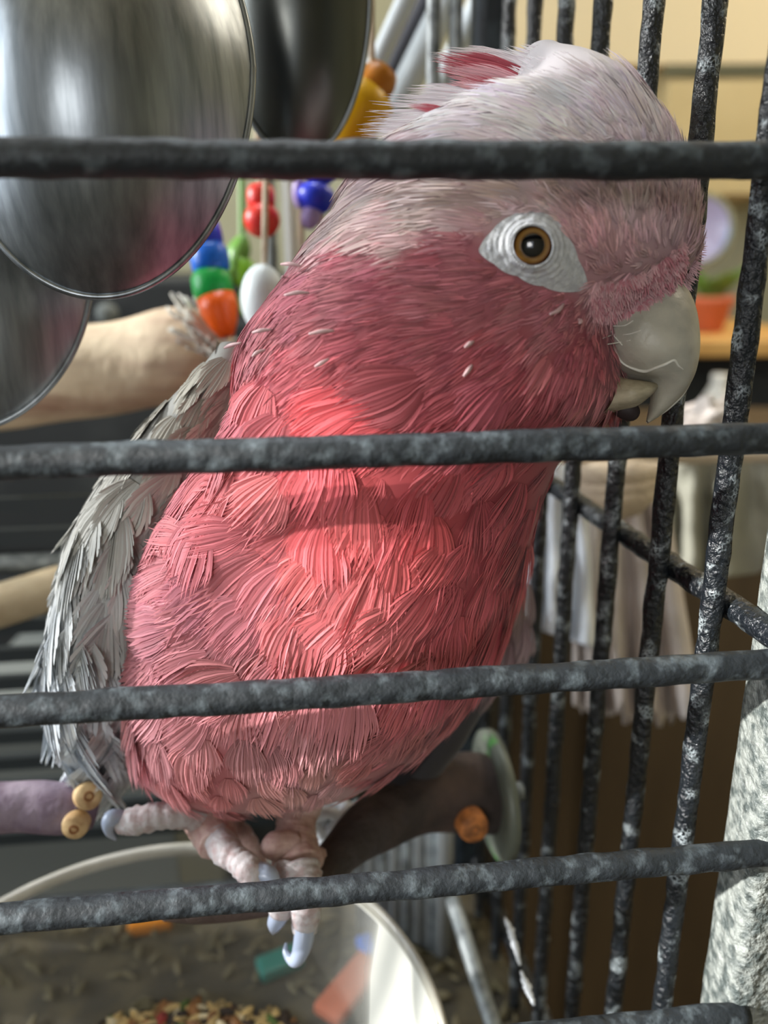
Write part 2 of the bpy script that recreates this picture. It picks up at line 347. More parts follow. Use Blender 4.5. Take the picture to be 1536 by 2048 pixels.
# left side wires
for i in range(1, 9):
    a = pfl.lerp(pbl, i/9); tube('left_bar', [a+Vector((0, 0, TRAY)), a+Vector((0, 0, TOP))], .0024, M['bar'], cage, n=4, seg=8)
# bottom tray with litter
tc = (pfl+pc+pbl+bc)/4
V = [p+Vector((0, 0, z)) for z in (TRAY-.012, TRAY-.004) for p in (pfl, pc, bc, pbl)]
mesh_obj('tray', V, [(0, 3, 2, 1), (4, 5, 6, 7), (0, 1, 5, 4), (1, 2, 6, 5), (2, 3, 7, 6), (3, 0, 4, 7)], M['tray'], cage, smooth=False)
cb = cage
#BIRD
exec_bird = True
# ================================================================== the bird
bird = thing('galah', P(560, 1700, .215), 'pink-breasted cockatoo with white crown and grey wings perched in the cage', 'bird')
rows = [  # y, xl, xr, zc, rz(mm)
 (116, 1050, 1100, .172, 5), (138, 1030, 1160, .171, 10), (172, 1030, 1215, .170, 14), (220, 1000, 1275, .169, 18), (250, 900, 1305, .169, 19.5), (285, 800, 1330, .168, 20.5),
 (350, 712, 1365, .168, 22), (430, 672, 1382, .168, 23), (500, 612, 1384, .168, 23.5), (550, 578, 1374, .168, 23.5), (575, 562, 1345, .168, 23.5), (598, 545, 1305, .169, 24), (628, 522, 1235, .170, 25), (680, 488, 1212, .172, 27),
 (740, 475, 1222, .175, 30), (800, 475, 1235, .179, 32), (850, 460, 1190, .184, 34), (900, 440, 1125, .189, 37), (960, 400, 1090, .195, 40), (1040, 345, 1065, .201, 43), (1130, 305, 1045, .206, 45),
 (1220, 292, 1022, .210, 46), (1310, 290, 985, .213, 46), (1400, 275, 930, .216, 43), (1470, 278, 862, .218, 38), (1530, 292, 785, .220, 31), (1570, 325, 710, .221, 23), (1592, 375, 630, .221, 13), (1600, 470, 560, .221, 5)]
ra = np.array(rows, float)
NR, NT = 150, 110
ys = np.linspace(116, 1600, NR)
def mono(x, c): return np.interp(x, ra[:, 0], ra[:, c])
sm = np.array([1, 2, 3, 2, 1.])/9
def smooth(a):
    for _ in range(2): a = np.convolve(np.pad(a, 2, 'edge'), sm, 'valid')
    return a
XLr, XRr, ZCr, RZr = (smooth(mono(ys, c)) for c in (1, 2, 3, 4))
Rn, Un, Fn, Cn = (np.array(v) for v in (Rv, Uv, F, CAM))
def P_np(px, py, z): return Cn + Fn*z[..., None] + Rn*((px-W/2)*z/FPX)[..., None] - Un*((py-H/2)*z/FPX)[..., None]
def body_pt(y, th):
    xl, xr, zc, rz = (np.interp(y, ys, a) for a in (XLr, XRr, ZCr, RZr))
    cx = (xl+xr)/2; a = (xr-xl)/2; e = 2/2.25
    ct, st = np.cos(th), np.sin(th)
    x = cx + a*np.sign(ct)*np.abs(ct)**e
    z = zc - rz/1000*np.sign(st)*np.abs(st)**e
    x2 = W/2 + (x-W/2)*zc/z; y2 = H/2 + (y-H/2)*zc/z      # keep each ring flat in depth
    return P_np(x2, y2, z)
YY, TT = np.meshgrid(ys, np.linspace(0, 2*np.pi, NT, endpoint=False), indexing='ij')
Vb = body_pt(YY, TT).reshape(-1, 3)
i_, k_ = np.meshgrid(np.arange(NR-1), np.arange(NT), indexing='ij')
Fb = np.stack([i_*NT+k_, i_*NT+(k_+1) % NT, (i_+1)*NT+(k_+1) % NT, (i_+1)*NT+k_], -1).reshape(-1, 4)
def pix_np(p):
    v = p-Cn; z = v@Fn; return W/2+v@Rn/z*FPX, H/2-v@Un/z*FPX, z
# --- colour map of the plumage (pigment regions, with breast sun and shade put into the colour)
CC = [ # px, py, (r,g,b)
 (1080, 120, 244, 236, 242), (1200, 200, 242, 234, 240), (950, 230, 242, 230, 236), (1150, 280, 240, 228, 232), (800, 290, 226, 200, 205), (1300, 300, 226, 208, 214), (1370, 450, 214, 178, 184), (1250, 400, 220, 190, 194), (1100, 390, 226, 196, 198),
 (900, 400, 232, 208, 206), (750, 400, 226, 204, 202), (680, 450, 214, 186, 184), (850, 455, 230, 194, 192), (1180, 480, 220, 170, 174), (1300, 560, 212, 168, 172), (1190, 560, 210, 156, 162), (1360, 540, 200, 158, 164), (1230, 610, 192, 130, 140),
 (640, 470, 206, 150, 156), (700, 500, 186, 84, 100), (900, 510, 184, 82, 98), (800, 560, 180, 72, 92), (620, 560, 186, 86, 104), (560, 640, 186, 86, 100), (1000, 600, 182, 86, 100), (1120, 620, 190, 104, 116), (1180, 700, 180, 72, 86), (1000, 700, 180, 66, 82), (800, 700, 184, 66, 84),
 (600, 750, 216, 84, 98), (480, 800, 214, 98, 110), (700, 830, 228, 76, 88), (900, 830, 180, 54, 70), (1100, 800, 176, 56, 70), (1220, 820, 196, 110, 116), (1000, 980, 186, 56, 68), (850, 1000, 206, 62, 72), (700, 1000, 230, 84, 92), (500, 980, 226, 104, 112), (400, 1000, 222, 110, 122), (300, 1100, 216, 118, 132),
 (1050, 1100, 190, 62, 74), (950, 1250, 192, 64, 76), (700, 1200, 224, 98, 106), (450, 1200, 214, 116, 130), (300, 1280, 218, 128, 142), (550, 1350, 216, 122, 130), (850, 1350, 206, 92, 98), (300, 1450, 226, 142, 150), (600, 1480, 214, 136, 140), (850, 1450, 200, 110, 112), (400, 1600, 226, 122, 126), (300, 1540, 230, 130, 136),
 (650, 1580, 208, 146, 144), (780, 1550, 196, 100, 104), (560, 1640, 214, 150, 146)]
CCa = np.array(CC, float)
CClin = np.array([lin(c[2:]) for c in CC])
def plum(px, py):
    d2 = (px[:, None]-CCa[None, :, 0])**2+(py[:, None]-CCa[None, :, 1])**2; w = 1/(d2+300)**2.2
    c = (w@CClin)/w.sum(1)[:, None]; c = c*.90+.055
    return c
FC = np.array([(1380, 350, -.35, -1), (1330, 270, -.6, -.8), (1200, 200, -.95, -.5), (1080, 150, -1, -.15), (900, 230, -1, .12), (780, 300, -1, .25), (1000, 400, -1, -.05), (1150, 330, -.95, -.35), (700, 430, -1, .45), (850, 440, -1, .15),
 (1250, 480, -.45, -1), (1340, 480, -.3, -1), (1180, 520, -.7, -.8), (1300, 570, -.1, .2), (1220, 600, .1, .5), (1130, 620, -1, .45), (900, 600, -1, .12), (700, 560, -1, .2), (1000, 700, -1, .7), (1150, 750, -.35, 1), (1000, 830, -.5, 1), (800, 700, -1, .4), (800, 830, -.8, .8),
 (600, 700, -.85, .5), (520, 640, -.75, .7), (470, 850, -.8, .5), (620, 850, -.6, .8), (700, 950, -.45, 1), (850, 1000, -.25, 1), (1000, 1000, -.12, 1), (1060, 1150, -.1, 1), (950, 1250, -.15, 1), (450, 1000, -.9, .4), (320, 1100, -1, .3), (280, 1250, -1, .2), (450, 1180, -.85, .6), (650, 1200, -.6, .85), (830, 1180, -.35, 1),
 (330, 1380, -.8, .6), (600, 1420, -.15, 1), (850, 1420, -.4, 1), (280, 1520, -.1, 1), (450, 1580, .1, 1), (650, 1600, -.1, 1), (800, 1540, -.7, .8), (1220, 830, .3, .6)], float)
def flow(px, py):
    d2 = (px[:, None]-FC[None, :, 0])**2+(py[:, None]-FC[None, :, 1])**2; w = 1/(d2+900)**2
    g = FC[:, 2:]/np.linalg.norm(FC[:, 2:], axis=1)[:, None]
    d = (w@g)/w.sum(1)[:, None]; return d/np.maximum(np.linalg.norm(d, axis=1), 1e-6)[:, None]
bx, by, bz = pix_np(Vb); cols_b = plum(bx, by)*.72  # body darkened so the shade between feathers is put into its colour
bodyo = mesh_obj('body', Vb, Fb, M['feather'], bird, cols=cols_b)
bvh = BVHTree.FromPolygons([Vector(v) for v in Vb], [tuple(int(q) for q in f) for f in Fb])
def hit(px, py):
    d = (P(px, py, 1)-CAM).normalized(); r = bvh.ray_cast(CAM, d)
    if r[0] is None:
        n = bvh.find_nearest(P(px, py, .18)); return n[0], (CAM-n[0]).normalized()
    nn = r[1] if r[1].dot(d) < 0 else -r[1]; return r[0], nn
# --- feathers as combed barbs
def feathers(Pp, N, T, L, Wd, col, nb=18, lift=.12, R=.05, rag=.25, fwd=.30, tipcol=1.12, camber=.5, fill=1.35, round_=2.4, seed=0, shingle=.35, darkbase=.8, latp=.85, fp=1.25, smax=.88):
    r = np.random.default_rng(seed); n = len(Pp)
    T = T-(T*N).sum(1)[:, None]*N; T /= np.linalg.norm(T, axis=1)[:, None]; B = np.cross(N, T)
    s = np.linspace(0, 1, nb)[None, :, None]*np.ones((n, 1, 2))*smax
    side = np.array([-1., 1.])[None, None, :]
    prof = (1-(s/.9)**round_*.82)*np.minimum(1, .35+s*3)
    xe = side*prof*.5*(1+rag*.35*r.standard_normal(s.shape))
    fe = fwd*(1+rag*r.standard_normal(s.shape))*(1-.25*s)
    fe = np.minimum(fe, 1.06-s+.06*r.random(s.shape))
    ts = np.array([0, .4, .75, 1.])
    lat = xe[..., None]*ts**latp
    sf = s[..., None]+fe[..., None]*ts**fp
    hz = (lift*sf*L[:, None, None, None] - (sf*L[:, None, None, None])**2/(2*R) - camber*(lat*Wd[:, None, None, None])**2/(R*1.0)) 
    hz += (r.standard_normal(s.shape)*.0001)[..., None]*ts
    pos = Pp[:, None, None, None, :] + T[:, None, None, None, :]*(sf*L[:, None, None, None])[..., None] + B[:, None, None, None, :]*(lat*Wd[:, None, None, None])[..., None] + N[:, None, None, None, :]*hz[..., None]
    bw = (L[:, None, None]*.88/nb*fill)*(.8+.4*r.random(s.shape)); wt = np.array([1., 1., .62, .12])
    off = (bw[..., None]*wt*.5)
    # ribbons tilt like shingles so that each barb catches light
    dirv = T[:, None, None, None, :]*.94*off[..., None] + N[:, None, None, None, :]*(off*shingle)[..., None]
    bo = side[..., None, None]*B[:, None, None, None, :]*.12*off[..., None]
    a = pos+dirv-bo; b = pos-dirv+bo
    V = np.stack([a, b], -2)          # n,nb,2,4,2,3
    nv = 8; ribs = n*nb*2
    Vf = V.reshape(-1, 3)
    base = (np.arange(ribs)*nv)[:, None, None]
    q = np.array([[0, 1, 3, 2], [2, 3, 5, 4], [4, 5, 7, 6]])[None]
    Fq = (base+q).reshape(-1, 4)
    cf = col[:, None, :]*np.ones((n, nb*2, 1)); br = (1+.14*r.standard_normal((n, nb*2)))*(1+.05*r.standard_normal((n, 1)))
    cf = cf*br[..., None]
    tt = darkbase+(tipcol-darkbase)*ts**1.2
    c = cf[:, :, None, None, :]*tt[None, None, :, None, None]*np.ones((1, 1, 1, 2, 1))
    lum = c.mean(-1, keepdims=True); w_ = (ts**2*.13)[None, None, :, None, None]; c = c*(1-w_)+lum*1.2*w_
    return Vf, Fq, np.clip(c.reshape(-1, 3), 0, 1)
def fan(Pp, N, T, L, Wd, col, nb=16, lift=.12, R=.05, rag=.12, curl=.12, tipcol=1.15, darkbase=.8, fill=1.15, taper=.62, seed=0, camber=.6, rise=.5, groove=.00006, roundness=.45, cvar=.10):
    "a feather as a fan of barbs that run side by side and part at the tip"
    r = np.random.default_rng(seed); n = len(Pp)
    T = T-(T*N).sum(1)[:, None]*N; T /= np.linalg.norm(T, axis=1)[:, None]; B = np.cross(N, T)
    x = np.linspace(-1, 1, nb)[None, :]*np.ones((n, 1)) + .25/nb*r.standard_normal((n, nb))
    ln = (1-roundness*np.abs(x)**2.2)*(1-rag*r.random((n, nb))**1.5)
    us = np.array([0, taper*.33, taper*.68, taper, (1+taper)/2+.02, 1.])
    u = us[None, None, :]*ln[..., None]
    R = np.asarray(R, float).reshape(-1, 1, 1)
    g = np.minimum(1, .12+u/.5)**rise
    cu = (curl*r.standard_normal((n, 1)))[..., None]; wav = (.05*r.standard_normal((n, nb)))[..., None]
    lat = x[..., None]*g*.5 + cu*u**2*.5 + wav*u**4
    Lb, Wb = L[:, None, None], Wd[:, None, None]
    hz = lift*u*Lb-(u*Lb)**2/(2*R)-camber*(x[..., None]*g*.5*Wb)**2/R + groove*r.standard_normal((n, nb, 1))*(.3+u*1.5)
    E = lambda a: a[:, None, None, :]
    pos = E(Pp)+E(T)*(u*Lb)[..., None]+E(B)*(lat*Wb)[..., None]+E(N)*hz[..., None]
    wt = np.array([1., 1., 1., .95, .55, .06])
    hw = Wb/nb*fill*g*wt*.5
    tiltk = (.5*r.standard_normal((n, nb)))[..., None]*hw
    side = E(B)*hw[..., None]+E(N)*tiltk[..., None]*.55
    V = np.stack([pos+side, pos-side], -2).reshape(-1, 3)
    K = len(us); base = (np.arange(n*nb)*2*K)[:, None, None]
    q = np.array([[2*i, 2*i+1, 2*i+3, 2*i+2] for i in range(K-1)])[None]
    Fq = (base+q).reshape(-1, 4)
    cf = col[:, None, :]*((1+cvar*r.standard_normal((n, nb)))*(1+.05*r.standard_normal((n, 1))))[..., None]
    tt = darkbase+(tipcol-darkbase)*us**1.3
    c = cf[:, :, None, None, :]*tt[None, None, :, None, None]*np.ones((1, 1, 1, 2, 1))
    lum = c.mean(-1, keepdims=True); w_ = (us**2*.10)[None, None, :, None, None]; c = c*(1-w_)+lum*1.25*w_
    return V, Fq, np.clip(c.reshape(-1, 3), 0, 1)
EYE = (1064, 492)
patch = [(956, 503), (984, 462), (1020, 433), (1065, 424), (1110, 438), (1138, 478), (1156, 520), (1176, 578), (1140, 584), (1085, 572), (1035, 552), (988, 528)]
pang = np.array([math.atan2(y-EYE[1], x-EYE[0]) for x, y in patch]); prad = np.array([math.hypot(x-EYE[0], y-EYE[1]) for x, y in patch])
o_ = np.argsort(pang); pang, prad = pang[o_], prad[o_]; pang3 = np.concatenate([pang-2*np.pi, pang, pang+2*np.pi]); prad3 = np.concatenate([prad]*3)
def inpatch(x, y, k=1.0):
    a = np.arctan2(y-EYE[1], x-EYE[0]); return np.hypot(x-EYE[0], y-EYE[1]) < np.interp(a, pang3, prad3)*k
# --- seeds on the body
def seeds(y0, y1, sp, seed):
    r = np.random.default_rng(seed); out = []
    y = y0
    while y < y1:
        th = np.linspace(0, 2*np.pi, 200); p = body_pt(np.full(200, y), th); seg = np.linalg.norm(np.diff(p, axis=0), axis=1); per = seg.sum(); m = max(3, int(per/sp))
        cs = np.concatenate([[0], np.cumsum(seg)])/per
        t = np.interp((np.arange(m)+r.random()+.35*r.standard_normal(m))/m % 1, cs, th)
        yy = np.full(m, y)+r.standard_normal(m)*sp*.28/.17*FPX*.9
        out.append(np.stack([yy, t], 1))
        z = float(np.interp(y, ys, ZCr)); y += sp*.86*FPX/z
    a = np.concatenate(out); a[:, 0] = np.clip(a[:, 0], 118, 1598)
    p = body_pt(a[:, 0], a[:, 1]); e = 1e-2
    d1 = body_pt(a[:, 0], a[:, 1]+e)-body_pt(a[:, 0], a[:, 1]-e); d2 = body_pt(a[:, 0]+3, a[:, 1])-body_pt(a[:, 0]-3, a[:, 1])
    N = np.cross(d1, d2); N /= np.maximum(np.linalg.norm(N, axis=1), 1e-12)[:, None]
    cx, cy = (np.interp(a[:, 0], ys, XLr)+np.interp(a[:, 0], ys, XRr))/2, a[:, 0]
    cen = P_np(cx, cy, np.interp(a[:, 0], ys, ZCr)); s = np.sign(((p-cen)*N).sum(1)); N *= s[:, None]
    px, py, z = pix_np(p); g = flow(px, py); T = Rn*g[:, :1]-Un*g[:, 1:]
    tn = T-(T*N).sum(1)[:, None]*N; weak = np.linalg.norm(tn, axis=1) < .35
    T[weak] += .8*(-Un + 0*Rn); tn = T-(T*N).sum(1)[:, None]*N; tn /= np.maximum(np.linalg.norm(tn, axis=1), 1e-9)[:, None]
    return p, N, tn, px, py
allV, allF, allC = [], [], []; off = 0
def addf(V, Fq, Cc):
    global off
    allV.append(V); allF.append(Fq+off); allC.append(Cc); off += len(V)
def jit(c, seed, k=.08):
    r = np.random.default_rng(seed); return c*(1+k*r.standard_normal((len(c), 1)))*(1+.03*r.standard_normal(c.shape))
# head + neck : fine feathers
p, N, T, px, py = seeds(120, 900, .0029, 11)
front_ = (px > 1085) & (py > 330) & (py < 660) & ~((px < 1185) & (py > 560)); crown = (py < 470) & ~front_
near_ = (p-Cn)@Fn < np.interp(py, ys, ZCr)
mm = np.full(len(p), .0086); mm[py > 700] = .0098; mm[crown] = .0115; mm[front_] = .0052
tip = p+T*mm[:, None]; tx, ty, _ = pix_np(tip); bad = inpatch(tx, ty, 1.0) & near_; mm[bad] *= .4
tip = p+T*mm[:, None]; tx, ty, _ = pix_np(tip); keep = (py > 165) & ~(near_ & (inpatch(px, py, 1.03) | inpatch(tx, ty, .98)))
keep &= ~((px > 1195) & (py > 640) & (py < 760) & near_)
rr = np.random.default_rng(3)
for grp, kw in ((keep & ~front_, dict(wf=.46, nb=9, lift=.13, rag=.35)), (keep & front_, dict(wf=.5, nb=7, lift=.20, rag=.4))):
    k = grp; Lk = mm[k]*(.85+.3*rr.random(k.sum())); wf = kw.pop('wf'); fc_ = ((Cn-p[k])*N[k]).sum(1)/np.linalg.norm(Cn-p[k], axis=1); Rk = np.where(fc_ > .75, .09, np.where(fc_ > .4, .05, .028)); jt = np.where(front_[k], .22, .07)[:, None]
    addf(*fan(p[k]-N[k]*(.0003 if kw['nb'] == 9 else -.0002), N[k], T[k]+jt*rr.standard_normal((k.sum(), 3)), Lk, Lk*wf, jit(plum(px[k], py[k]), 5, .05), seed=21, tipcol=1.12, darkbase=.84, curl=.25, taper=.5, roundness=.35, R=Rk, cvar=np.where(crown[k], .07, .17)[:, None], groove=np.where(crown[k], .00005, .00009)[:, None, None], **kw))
# extra short dense plumes on the face between eye and beak, and around the eye skin
p, N, T, px, py = seeds(330, 820, .0019, 15)
near_ = (p-Cn)@Fn < np.interp(py, ys, ZCr)
k = near_ & (((px > 1120) & (py > 640)) | ((px > 1085) & (py < 662) & ~inpatch(px, py, 1.02)) | (inpatch(px, py, 1.3) & ~inpatch(px, py, 1.02)))
Lk = .0036*(.7+.6*rr.random(len(p))); tip = p+T*Lk[:, None]; tx, ty, _ = pix_np(tip); k &= ~inpatch(tx, ty, .93)
addf(*fan(p[k]+N[k]*.0003, N[k], T[k]+.3*rr.standard_normal((k.sum(), 3)), Lk[k], Lk[k]*.38, jit(plum(px[k], py[k]), 9, .10), nb=4, seed=24, lift=.3, R=.03, rag=.4, tipcol=1.25, darkbase=.75, taper=.4, curl=.4))
# dense underlayer of torso
p, N, T, px, py = seeds(870, 1590, .0072, 12); rr = np.random.default_rng(4)
low = np.clip((1640-py)/260, .5, 1)
L_ = .0165*(.8+.4*rr.random(len(p)))*low
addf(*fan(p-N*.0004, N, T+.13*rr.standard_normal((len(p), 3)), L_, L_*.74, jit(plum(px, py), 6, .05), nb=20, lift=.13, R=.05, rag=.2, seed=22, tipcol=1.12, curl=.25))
# long wispy barbs hanging off the lower belly and the breast edge
p, N, T, px, py = seeds(1000, 1590, .0085, 13); rr = np.random.default_rng(5)
L_ = .0125*(.7+.6*rr.random(len(p)))*np.clip((1660-py)/260, .6, 1)
addf(*fan(p, N, T+.2*rr.standard_normal((len(p), 3)), L_, L_*.5, jit(plum(px, py), 7, .08), nb=7, lift=.26, R=.06, rag=.5, fill=.5, taper=.35, seed=23, curl=.5))
V_, F_, C_ = np.concatenate(allV), np.concatenate(allF), np.concatenate(allC)
pl = mesh_obj('plumage', V_, F_, M['feather'], bird, cols=C_); pl['kind'] = 'stuff'
# individual breast feathers (front)
p, N, T, px, py = seeds(830, 1590, .0088, 14)
vis = ((Cn-p)*N).sum(1) > .1*np.linalg.norm(Cn-p, axis=1)
cand = np.where(vis & (px < 1090))[0]; rr = np.random.default_rng(8)
cand = cand[np.argsort(py[cand])[::-1]]
if len(cand) > 290: cand = np.sort(rr.choice(cand, 290, replace=False))
for j, i in enumerate(cand):
    big = 1 if px[i] < 840 else .8
    L_ = np.array([.0175*(.75+.45*rr.random())*big*min(1, max(.55, (1660-py[i])/240))]); N1 = N[i:i+1]; T1 = T[i:i+1]+.2*rr.standard_normal((1, 3))
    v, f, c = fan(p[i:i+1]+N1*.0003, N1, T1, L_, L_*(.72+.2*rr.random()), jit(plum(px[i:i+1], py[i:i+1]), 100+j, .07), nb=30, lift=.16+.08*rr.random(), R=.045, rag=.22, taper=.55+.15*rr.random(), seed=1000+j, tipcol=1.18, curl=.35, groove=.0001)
    mesh_obj('breast_feather', v, f, M['feather'], bird, cols=c)
def feather_px(name, b, tpx, zb, zt, wpx, col, parent, nb=34, rag=.15, fwd=.2, lift=.1, R=.08, camber=.4, seed=0, tipcol=1.1, fill=1.25, nrmv=None, round_=2.4, taper=.7, curl=.15, rnd=.4, darkbase=.85, shingle=.3):
    A = np.array(P(*b, zb)); Bt = np.array(P(*tpx, zt)); L = np.linalg.norm(Bt-A); T1 = ((Bt-A)/L)[None]
    N1 = (Cn-A) if nrmv is None else np.array(nrmv); N1 = N1/np.linalg.norm(N1); N1 = (N1-(N1@T1[0])*T1[0]); N1 = (N1/np.linalg.norm(N1))[None]
    v, f, c = fan(A[None], N1, T1, np.array([L]), np.array([wpx*zb/FPX]), np.array([lin(col)]), nb=nb, rag=rag, lift=lift, R=R, camber=camber, seed=seed, tipcol=tipcol, darkbase=darkbase, taper=taper, curl=curl, roundness=rnd)
    return mesh_obj(name, v, f, M['feather'], parent, cols=c)
# crest
WH, PK, PR = (243, 234, 239), (226, 170, 178), (200, 92, 106)
crest = [((1060, 132), (852, 112), .1695, .1715, 52, WH), ((1065, 160), (856, 124), .1665, .1695, 62, PR), ((1075, 185), (868, 138), .166, .168, 58, PK), ((960, 262), (780, 268), .1525, .1555, 22, PR), ((905, 222), (812, 212), .157, .160, 16, PR), ((1000, 275), (880, 290), .1505, .152, 12, PR), ((1080, 140), (890, 110), .169, .1715, 44, WH), ((1060, 150), (864, 124), .167, .170, 44, PR), ((1070, 175), (872, 132), .166, .169, 50, PR), ((1075, 190), (885, 142), .166, .168, 46, PK), ((1085, 205), (910, 152), .164, .166, 40, PR), ((1095, 215), (950, 172), .163, .164, 36, PR),
 ((1130, 160), (960, 112), .166, .168, 70, WH), ((1160, 160), (1000, 110), .165, .166, 80, WH), ((1190, 175), (1040, 112), .164, .165, 80, WH), ((1215, 190), (1090, 122), .163, .164, 80, WH), ((1160, 190), (1010, 130), .161, .163, 80, WH), ((1170, 215), (1020, 158), .158, .160, 80, WH), ((1110, 225), (985, 195), .160, .162, 50, PK),
 ((1020, 235), (722, 222), .160, .166, 110, WH), ((1020, 255), (700, 242), .158, .164, 90, WH), ((980, 270), (708, 258), .157, .163, 74, WH), ((985, 225), (800, 258), .154, .157, 36, PR), ((1000, 290), (725, 300), .156, .160, 100, WH), ((1030, 205), (840, 196), .165, .168, 66, PK),
 ((1070, 262), (850, 272), .153, .154, 110, WH), ((1130, 225), (950, 222), .153, .153, 110, WH), ((1180, 225), (1010, 180), .153, .154, 110, WH), ((1050, 305), (820, 325), .152, .154, 110, WH), ((1210, 270), (1060, 235), .151, .151, 110, WH), ((1180, 185), (1050, 132), .157, .158, 100, WH), ((900, 330), (700, 370), .154, .158, 100, (224, 200, 200)), ((1250, 245), (1120, 185), .153, .154, 100, WH), ((1230, 205), (1110, 146), .157, .158, 90, WH), ((1010, 235), (905, 262), .1525, .1535, 20, PR)]
for j, (b, t, z0, z1, w, c) in enumerate(crest):
    feather_px('crest_feather', b, t, z0, z1, w, c, bird, seed=300+j, nb=44, rag=.22, R=.09, lift=.08, taper=.78, rnd=.4, curl=.15)
# pin feathers
for j, (a, b) in enumerate([((625, 592), (588, 606)), ((672, 664), (632, 672)), ((552, 662), (530, 672)), ((494, 688), (478, 702)), ((1120, 608), (1082, 634)), ((945, 684), (924, 694)), ((942, 728), (922, 744)), ((662, 716), (642, 728)), ((540, 700), (528, 712)), ((575, 560), (556, 566)), ((610, 540), (585, 548)), ((1148, 640), (1136, 652))]):
    p0, n0 = hit(*a); p1, n1 = hit(*b)
    tube('pin_feather', [p0+n0*.0012, (p0+p1)/2+n0*.0026, p1+n1*.0030], [.0002, .00042, .00022], M['quill'], bird, seg=8, n=8)
# --- wings : grey left wing
wrows = np.array([(690, 440, 500, .186, 4), (740, 405, 520, .190, 9), (800, 348, 520, .196, 14), (860, 298, 510, .201, 18), (940, 236, 480, .206, 23), (1020, 190, 440, .209, 26), (1100, 160, 410, .211, 28), (1200, 138, 380, .213, 29), (1300, 122, 350, .216, 28), (1380, 126, 330, .220, 24), (1450, 146, 300, .224, 18), (1520, 178, 275, .228, 12), (1570, 222, 255, .231, 5)], float)
def wing_pt(y, th, rw):
    xl, xr, zc, rz = (np.interp(y, rw[:, 0], rw[:, c]) for c in (1, 2, 3, 4)); ct, st = np.cos(th), np.sin(th)
    z = zc - rz/1000*st; x = (xl+xr)/2+(xr-xl)/2*ct
    return P_np(W/2+(x-W/2)*zc/z, H/2+(y-H/2)*zc/z, z)
def loft(name, rw, m, parent, col, NRr=50, NTt=40, colf=None):
    yy = np.linspace(rw[0, 0], rw[-1, 0], NRr); A, B = np.meshgrid(yy, np.linspace(0, 2*np.pi, NTt, endpoint=False), indexing='ij')
    v = wing_pt(A, B, rw).reshape(-1, 3); i, k = np.meshgrid(np.arange(NRr-1), np.arange(NTt), indexing='ij')
    f = np.stack([i*NTt+k, i*NTt+(k+1) % NTt, (i+1)*NTt+(k+1) % NTt, (i+1)*NTt+k], -1).reshape(-1, 4)
    return mesh_obj(name, v, f, m, parent, cols=np.array([lin(col)])*np.ones((len(v), 1)))
wing = loft('wing', wrows, M['feather'], bird, (150, 150, 146))
def wing_feathers(rw, parent, sp, L, cfun, seed, name, dirpx, nmax=300, wf=.8, **kw):
    r = np.random.default_rng(seed); y = rw[0, 0]+4; cnt = 0
    while y < rw[-1, 0]-15:
        xl, xr, zc, rz = (np.interp(y, rw[:, 0], rw[:, c]) for c in (1, 2, 3, 4)); m = max(2, int((xr-xl)*zc/FPX*1.5/sp))
        for q in range(m):
            th = math.pi*(q+.5+.3*r.standard_normal())/m
            if r.random() < 0: continue
            a = np.array([y+8*r.standard_normal()]); t = np.array([th])
            p0 = wing_pt(a, t, rw); e = .02
            N = np.cross(wing_pt(a, t+e, rw)-wing_pt(a, t-e, rw), wing_pt(a+3, t, rw)-wing_pt(a-3, t, rw)); N /= np.linalg.norm(N); N *= np.sign(((Cn-p0)*N).sum()) if th > .3 and th < 2.8 else np.sign(((p0-P_np(np.array([(xl+xr)/2]), np.array([y]), np.array([zc])))*N).sum())
            dx, dy = dirpx(float(y), th); T = (Rn*dx-Un*dy)[None]+.05*r.standard_normal((1, 3))
            ll = L(float(y))*(.85+.3*r.random()); cnt += 1
            if cnt > nmax: return
            v, f, c = fan(p0+N*.0004, N, T, np.array([ll]), np.array([ll*wf*(.85+.3*r.random())]), np.array([lin(cfun(float(y), th, r))]), seed=seed*1000+cnt, **kw)
            mesh_obj(name, v, f, M['feather'], parent, cols=c)
        y += sp*.8*FPX/zc
def wcol(y, th, r):
    t = min(1, max(0, (y-850)/450)); a = np.array((172, 168, 156)); b = np.array((226, 234, 242)); c = a*(1-t)+b*t
    return tuple(np.clip(c+r.normal(0, 7), 0, 255))
wing_feathers(wrows, wing, .0062, lambda y: .011 if y < 950 else (.019 if y < 1150 else .024), wcol, 5, 'covert_feather', lambda y, th: (-.62, 1) if y < 980 else (-.12, 1), nb=26, rag=.04, lift=.085, R=.06, taper=.88, tipcol=1.08, camber=.4, darkbase=.74, curl=.1, roundness=.75, groove=.00003, cvar=.06)
for j, (b, t, w) in enumerate([((190, 1250), (150, 1440), 60), ((235, 1260), (205, 1450), 60), ((150, 1220), (112, 1380), 46), ((275, 1270), (250, 1420), 50), ((160, 1380), (240, 1570), 42), ((150, 1250), (96, 1330), 20), ((135, 1180), (108, 1300), 30), ((205, 1230), (165, 1460), 60), ((255, 1290), (230, 1470), 50)]):
    feather_px('flight_feather', b, t, .201+.004*(j % 3), .210, w, (222, 230, 238), wing, nb=50, rag=.03, lift=.05, R=.2, seed=500+j, taper=.9, rnd=.6, darkbase=.9)
